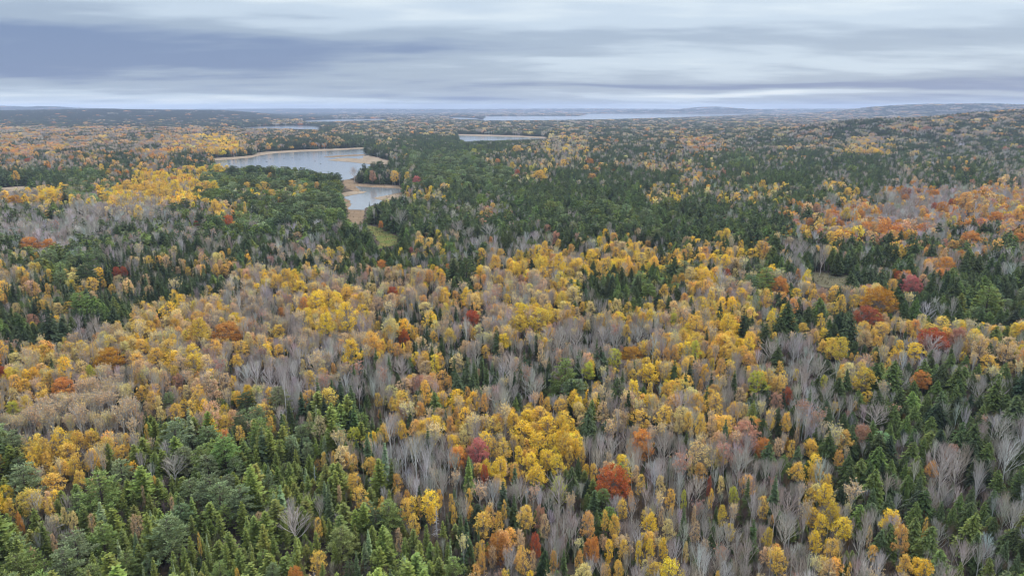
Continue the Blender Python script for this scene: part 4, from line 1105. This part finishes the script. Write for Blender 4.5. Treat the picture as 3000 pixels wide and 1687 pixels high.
# ------------------------------------------------------------------ individual trees: the ones that show largest of each kind
LIMIT = 300
single, mass = {k: [] for k in KINDS}, {k: [] for k in KINDS}
for kind in KINDS:
    ts = sorted([t for t in trees if t['kind'] == kind], key=lambda t: -t['vis'])
    for n, t in enumerate(ts):
        if n < LIMIT and t['vis'] > 14 and t.get('lvl', 0) == 0: single[kind].append(t)
        else: mass[kind].append(t)
print({k: (len(single[k]), len(mass[k])) for k in KINDS})

WORD = {'aspen_tree': 'aspen', 'birch_tree': 'sparse birch', 'maple_tree': 'maple', 'bare_tree': 'bare tree', 'hemlock_tree': 'hemlock', 'spruce_tree': 'spruce', 'fir_tree': 'fir', 'pine_tree': 'pine', 'dead_tree': 'dead tree'}
GROUP = {'aspen_tree': 'yellow aspens in the wood', 'birch_tree': 'thin-leaved birches in the wood', 'maple_tree': 'red and orange maples in the wood', 'bare_tree': 'leafless grey trees in the wood',
         'hemlock_tree': 'broad dark hemlocks in the wood', 'spruce_tree': 'narrow spruces in the wood', 'fir_tree': 'pointed green firs in the wood', 'pine_tree': 'soft-needled pines in the wood', 'dead_tree': 'dead snags in the wood'}
CATEGORY = {k: k.replace('_', ' ') for k in KINDS}
ORD = ['', 'second ', 'third ', 'fourth ', 'fifth ', 'sixth ', 'seventh ', 'eighth ', 'ninth ', 'tenth ', 'eleventh ', 'twelfth ', 'thirteenth ', 'fourteenth ', 'fifteenth ', 'sixteenth ', 'seventeenth ', 'eighteenth ', 'nineteenth ', 'twentieth ']
marks = [t for t in trees if t['mark']]
allsingle = [t for k in KINDS for t in single[k]]
# proportions relative to its kind give one more word of look
for kind in KINDS:
    ws = sorted(t['W'] / t['H'] for t in single[kind]); hs = sorted(t['H'] for t in single[kind])
    for t in single[kind]:
        a = np.searchsorted(ws, t['W'] / t['H']) / max(1, len(ws)); b = np.searchsorted(hs, t['H']) / max(1, len(hs))
        t['look'] = ('slender' if a < 0.25 else 'broad' if a > 0.78 else 'tall' if b > 0.75 else 'short' if b < 0.22 else 'mid-sized')
groups_ = {}
for t in allsingle:
    if t['mark']: continue
    best, bd = None, 1e9
    for m in marks:
        dxm, dym = t['px'] - m['px'], (t['py'] - m['py']) * 1.25
        dist = math.hypot(dxm, dym)
        if dist < bd: best, bd = m, dist
    dxm, dym = t['px'] - best['px'], (t['py'] - best['py']) * 1.25
    ddir = ('left of' if dxm < 0 else 'right of') if abs(dxm) > abs(dym) else ('behind' if dym < 0 else 'in front of')
    groups_.setdefault((t['kind'], t['t'], t['look'], id(best), ddir), []).append((bd, t, best))
for (kind, tl, look, _, ddir), lst in groups_.items():
    lst.sort(key=lambda q: q[0])
    for n, (bd, t, m) in enumerate(lst):
        o = ORD[min(n, len(ORD) - 1)]
        t['label'] = ('%s%s %s %s %s %s' % (o, look, TINT[tl][1], WORD[kind], ddir, m['mark'])).strip()
        if len(t['label'].split()) > 15 and look == 'mid-sized': t['label'] = t['label'].replace('mid-sized ', '')
SURR = {}
for m in marks:
    near = sorted((math.hypot(t['px'] - m['px'], t['py'] - m['py']), t['t'], WORD[t['kind']]) for t in allsingle if t is not m)[:1]
    m['label'] = '%s, beside a %s %s' % (m['mark'][4:], TINT[near[0][1]][1], near[0][2]) if near else m['mark'][4:]

def make_tree(t):
    kind = t['kind']
    H0, W0 = DIM[kind]
    o = bpy.data.objects.new(kind, None); COL.objects.link(o)
    o.empty_display_size = 0.5
    o.location = (t['x'], t['y'], t['z'])
    o.rotation_euler = (0, 0, t['rot'])
    o.scale = (t['W'] / W0, t['W'] / W0, t['H'] / H0)
    o['label'] = t['label']; o['category'] = CATEGORY[kind]; o['group'] = GROUP[kind]
    tm, cm = PROTO[kind][t['var']]
    for nm, me in (('trunk', tm), ('crown', cm)):
        c = bpy.data.objects.new(nm, me); COL.objects.link(c); c.parent = o
        c['tint'] = [float(v) for v in t['rgb']] + [1.0]
    return o
for k in KINDS:
    for t in single[k]: make_tree(t)

# ------------------------------------------------------------------ the rest of each kind: one mass, set out with geometry nodes
def scatter(name, pts, rot, scl, idx, tint, coll):
    me = bpy.data.meshes.new(name)
    me.vertices.add(len(pts))
    me.vertices.foreach_set('co', np.asarray(pts, np.float32).ravel())
    a = me.attributes.new('turn', 'FLOAT', 'POINT'); a.data.foreach_set('value', np.asarray(rot, np.float32))
    a = me.attributes.new('size', 'FLOAT_VECTOR', 'POINT'); a.data.foreach_set('vector', np.asarray(scl, np.float32).ravel())
    a = me.attributes.new('pick', 'INT', 'POINT'); a.data.foreach_set('value', np.asarray(idx, np.int32))
    a = me.attributes.new('tint', 'FLOAT_COLOR', 'POINT')
    c4 = np.ones((len(pts), 4), np.float32); c4[:, :3] = np.asarray(tint, np.float32); a.data.foreach_set('color', c4.ravel())
    me.update()
    o = bpy.data.objects.new(name, me); COL.objects.link(o)
    o['kind'] = 'stuff'
    ng = bpy.data.node_groups.new(name + '_scatter', 'GeometryNodeTree')
    ng.interface.new_socket('Geometry', in_out='INPUT', socket_type='NodeSocketGeometry')
    ng.interface.new_socket('Geometry', in_out='OUTPUT', socket_type='NodeSocketGeometry')
    gi = ng.nodes.new('NodeGroupInput'); go = ng.nodes.new('NodeGroupOutput')
    iop = ng.nodes.new('GeometryNodeInstanceOnPoints')
    ci = ng.nodes.new('GeometryNodeCollectionInfo')
    ci.inputs['Collection'].default_value = coll
    ci.inputs['Separate Children'].default_value = True
    ci.inputs['Reset Children'].default_value = True
    def attr(nm, ty):
        n = ng.nodes.new('GeometryNodeInputNamedAttribute'); n.data_type = ty; n.inputs['Name'].default_value = nm
        return n.outputs['Attribute']
    e2r = ng.nodes.new('FunctionNodeEulerToRotation'); cx = ng.nodes.new('ShaderNodeCombineXYZ')
    L = ng.links.new
    L(attr('turn', 'FLOAT'), cx.inputs[2]); L(cx.outputs[0], e2r.inputs[0])
    L(gi.outputs[0], iop.inputs['Points']); L(ci.outputs[0], iop.inputs['Instance'])
    iop.inputs['Pick Instance'].default_value = True
    L(attr('pick', 'INT'), iop.inputs['Instance Index']); L(e2r.outputs[0], iop.inputs['Rotation'])
    L(attr('size', 'FLOAT_VECTOR'), iop.inputs['Scale'])
    L(iop.outputs[0], go.inputs[0])
    md = o.modifiers.new('scatter', 'NODES'); md.node_group = ng
    return o

for k in KINDS:
    ts = mass[k]
    if not ts: continue
    H0, W0 = DIM[k]
    scl = []
    for t in ts:
        w0 = 10.0 if t.get('lvl', 0) == 2 else W0
        scl.append((t['W'] / w0, t['W'] / w0, t['H'] / H0))
    scatter('distant_' + k.replace('_tree', '_woods'), [(t['x'], t['y'], t['z']) for t in ts], [t['rot'] for t in ts], scl, [t['var'] for t in ts], [t['rgb'] for t in ts], POOL[k])

# low twiggy growth and young evergreens between the trunks
NU = 34000
ur = np.sqrt(RNG.uniform(105 ** 2, 560 ** 2, NU)) ; ua = RNG.uniform(-1, 1, NU) * math.radians(40)
UX, UY = ur * np.sin(ua), ur * np.cos(ua)
ok = np.ones(NU, bool)
for poly in (STRAW, MEADOW, POND_SHORE):
    for zz in (0, 2, 4):
        q1, q2, _ = project(UX, UY, zz); ok &= ~inside(poly, q1, q2)
green = vnoise(UX, UY, 38.0, 31) + RNG.normal(0, 0.25, NU)
low = {'bare_tree': [[], [], [], [], []], 'fir_tree': [[], [], [], [], []]}
for x, y, k, gr in zip(UX, UY, ok, green):
    if not k: continue
    kk = 'fir_tree' if gr > 0.12 else 'bare_tree'
    A = low[kk]
    A[0].append((x, y, 0.0)); A[1].append(U(0, 6.28))
    if kk == 'fir_tree':
        h = U(0.14, 0.36); A[2].append((h * 1.15, h * 1.15, h)); A[3].append(random.randrange(4)); A[4].append(jit(TINT[random.choice('hFHQ')][0], 0.12))
    else:
        h = U(0.20, 0.48); A[2].append((h * 0.8, h * 0.8, h)); A[3].append(random.randrange(7)); A[4].append(jit(random.choice([(0.16, 0.125, 0.11), (0.22, 0.185, 0.17), (0.13, 0.10, 0.085), (0.20, 0.14, 0.075)]), 0.12))
for kk, nm in (('bare_tree', 'undergrowth'), ('fir_tree', 'evergreen_undergrowth')):
    scatter(nm, *low[kk], POOL[kk])

# scrub on the open shores and in the clearings
sc = [[], [], [], [], []]
for poly, n in ((MEADOW, 120), (STRAW, 90), (POND_SHORE, 150), (BAR, 70), (LAKE_BEACH, 160)):
    P = np.array([at_flat(px, py, 0.0) for px, py in poly])
    W_ = np.array([at_flat(px, py, 0.0) for px, py in POND])
    k = 0
    for _ in range(n * 40):
        x, y = U(P[:, 0].min(), P[:, 0].max()), U(P[:, 1].min(), P[:, 1].max())
        if not inside(P, np.array([x]), np.array([y]))[0] or inside(W_, np.array([x]), np.array([y]))[0]: continue
        h = U(0.05, 0.14); k += 1
        sc[0].append((x, y, 0.3)); sc[1].append(U(0, 6.28)); sc[2].append((h * 1.6, h * 1.6, h)); sc[3].append(random.randrange(7))
        sc[4].append(jit(random.choice([(0.14, 0.115, 0.06), (0.18, 0.15, 0.10), (0.11, 0.12, 0.05)]), 0.12))
        if k >= n: break
scatter('shore_scrub', *sc, POOL['bare_tree'])

# ------------------------------------------------------------------ stumps in the lake, fallen trunks
M_WOOD = bark_mat('weathered_wood', (0.09, 0.08, 0.07), (0.05, 0.045, 0.04))
def stump_mesh():
    mb = MB()
    h = U(0.4, 0.9)
    mb.tube([V(0, 0, -0.6), V(U(-.2, .2), 0, h * 0.5), V(U(-.3, .3), U(-.3, .3), h)], [U(0.6, 0.9), U(0.4, 0.6), 0.2], 6)
    for _ in range(3):
        a = U(0, 6.28)
        mb.tube([V(0, 0, 0.2), V(math.cos(a) * U(1, 2.4), math.sin(a) * U(1, 2.4), U(0, 0.6))], [0.4, 0.12], 4)
    return mb.mesh('stump', [M_WOOD])
STUMPS = [stump_mesh() for _ in range(3)]
for i, (px, py) in enumerate(D_([(385, 348), (515, 325), (705, 308), (740, 296), (760, 324), (800, 295), (935, 290), (1018, 283), (1245, 318), (672, 290), (1090, 300), (1300, 345)])):
    x, y = at_flat(px, py, 0.2)
    o = bpy.data.objects.new('stump', STUMPS[i % 3]); COL.objects.link(o)
    o.location = (x, y, 0.2); o.rotation_euler = (0, 0, U(0, 6.28))
    o['label'] = 'small dark stump poking out of the lake water'; o['category'] = 'stump'; o['group'] = 'stumps standing in the lake'
def log_at(c, p0, p1, z0, z1, label):
    ox, oy = 1000 * int(c[1]), ORG[c[0]]
    a = at_flat(ox + p0[0] / 2.576, oy + p0[1] / 2.576, z0); b = at_flat(ox + p1[0] / 2.576, oy + p1[1] / 2.576, z1)
    A = V(a[0], a[1], z0); B = V(b[0], b[1], z1)
    mb = MB(); n = 6
    L = np.linalg.norm(B - A)
    pts = [A + (B - A) * i / n + V(0, 0, 0.06 * L * math.sin(math.pi * i / n)) - A for i in range(n + 1)]
    mb.tube(pts, [0.24 * (1 - 0.75 * i / n) + 0.03 for i in range(n + 1)], 7)
    for i in range(2, n):
        for _ in range(2):
            mb.tube([pts[i], pts[i] + rdir() * U(0.6, 1.6) + V(0, 0, 0.5)], [0.06, 0.015], 3)
    o = bpy.data.objects.new('fallen_trunk', mb.mesh('fallen_trunk', [M_PALEBARK])); COL.objects.link(o)
    o.location = tuple(A)
    o['label'] = label; o['category'] = 'fallen trunk'
log_at('C0', (330, 1170), (485, 1055), 0.6, 6.5, 'pale fallen trunk leaning among yellow saplings and firs')
log_at('B1', (1215, 1150), (1115, 1075), 2.0, 9.0, 'curved pale leaning trunk beside the bare grey trees')

# ------------------------------------------------------------------ haze
bx, bz0, bz1 = 18900.0, -1.5, 182.0
hv = [(sx * bx, sy * bx, z) for z in (bz0, bz1) for sx, sy in ((-1, -1), (1, -1), (1, 1), (-1, 1))]
hf = [(3, 2, 1, 0), (4, 5, 6, 7), (0, 1, 5, 4), (1, 2, 6, 5), (2, 3, 7, 6), (3, 0, 4, 7)]
me = bpy.data.meshes.new('haze'); me.from_pydata(hv, [], hf); me.update()
m, g = new_mat('pale_haze')
vol = g.node('ShaderNodeVolumePrincipled')
vol.inputs['Color'].default_value = (0.64, 0.74, 0.96, 1)
vol.inputs['Density'].default_value = 5.8e-5
vol.inputs['Anisotropy'].default_value = 0.0
o = g.node('ShaderNodeOutputMaterial'); g.t.links.new(vol.outputs[0], o.inputs['Volume'])
me.materials.append(m)
structure('haze', me, 'stuff')
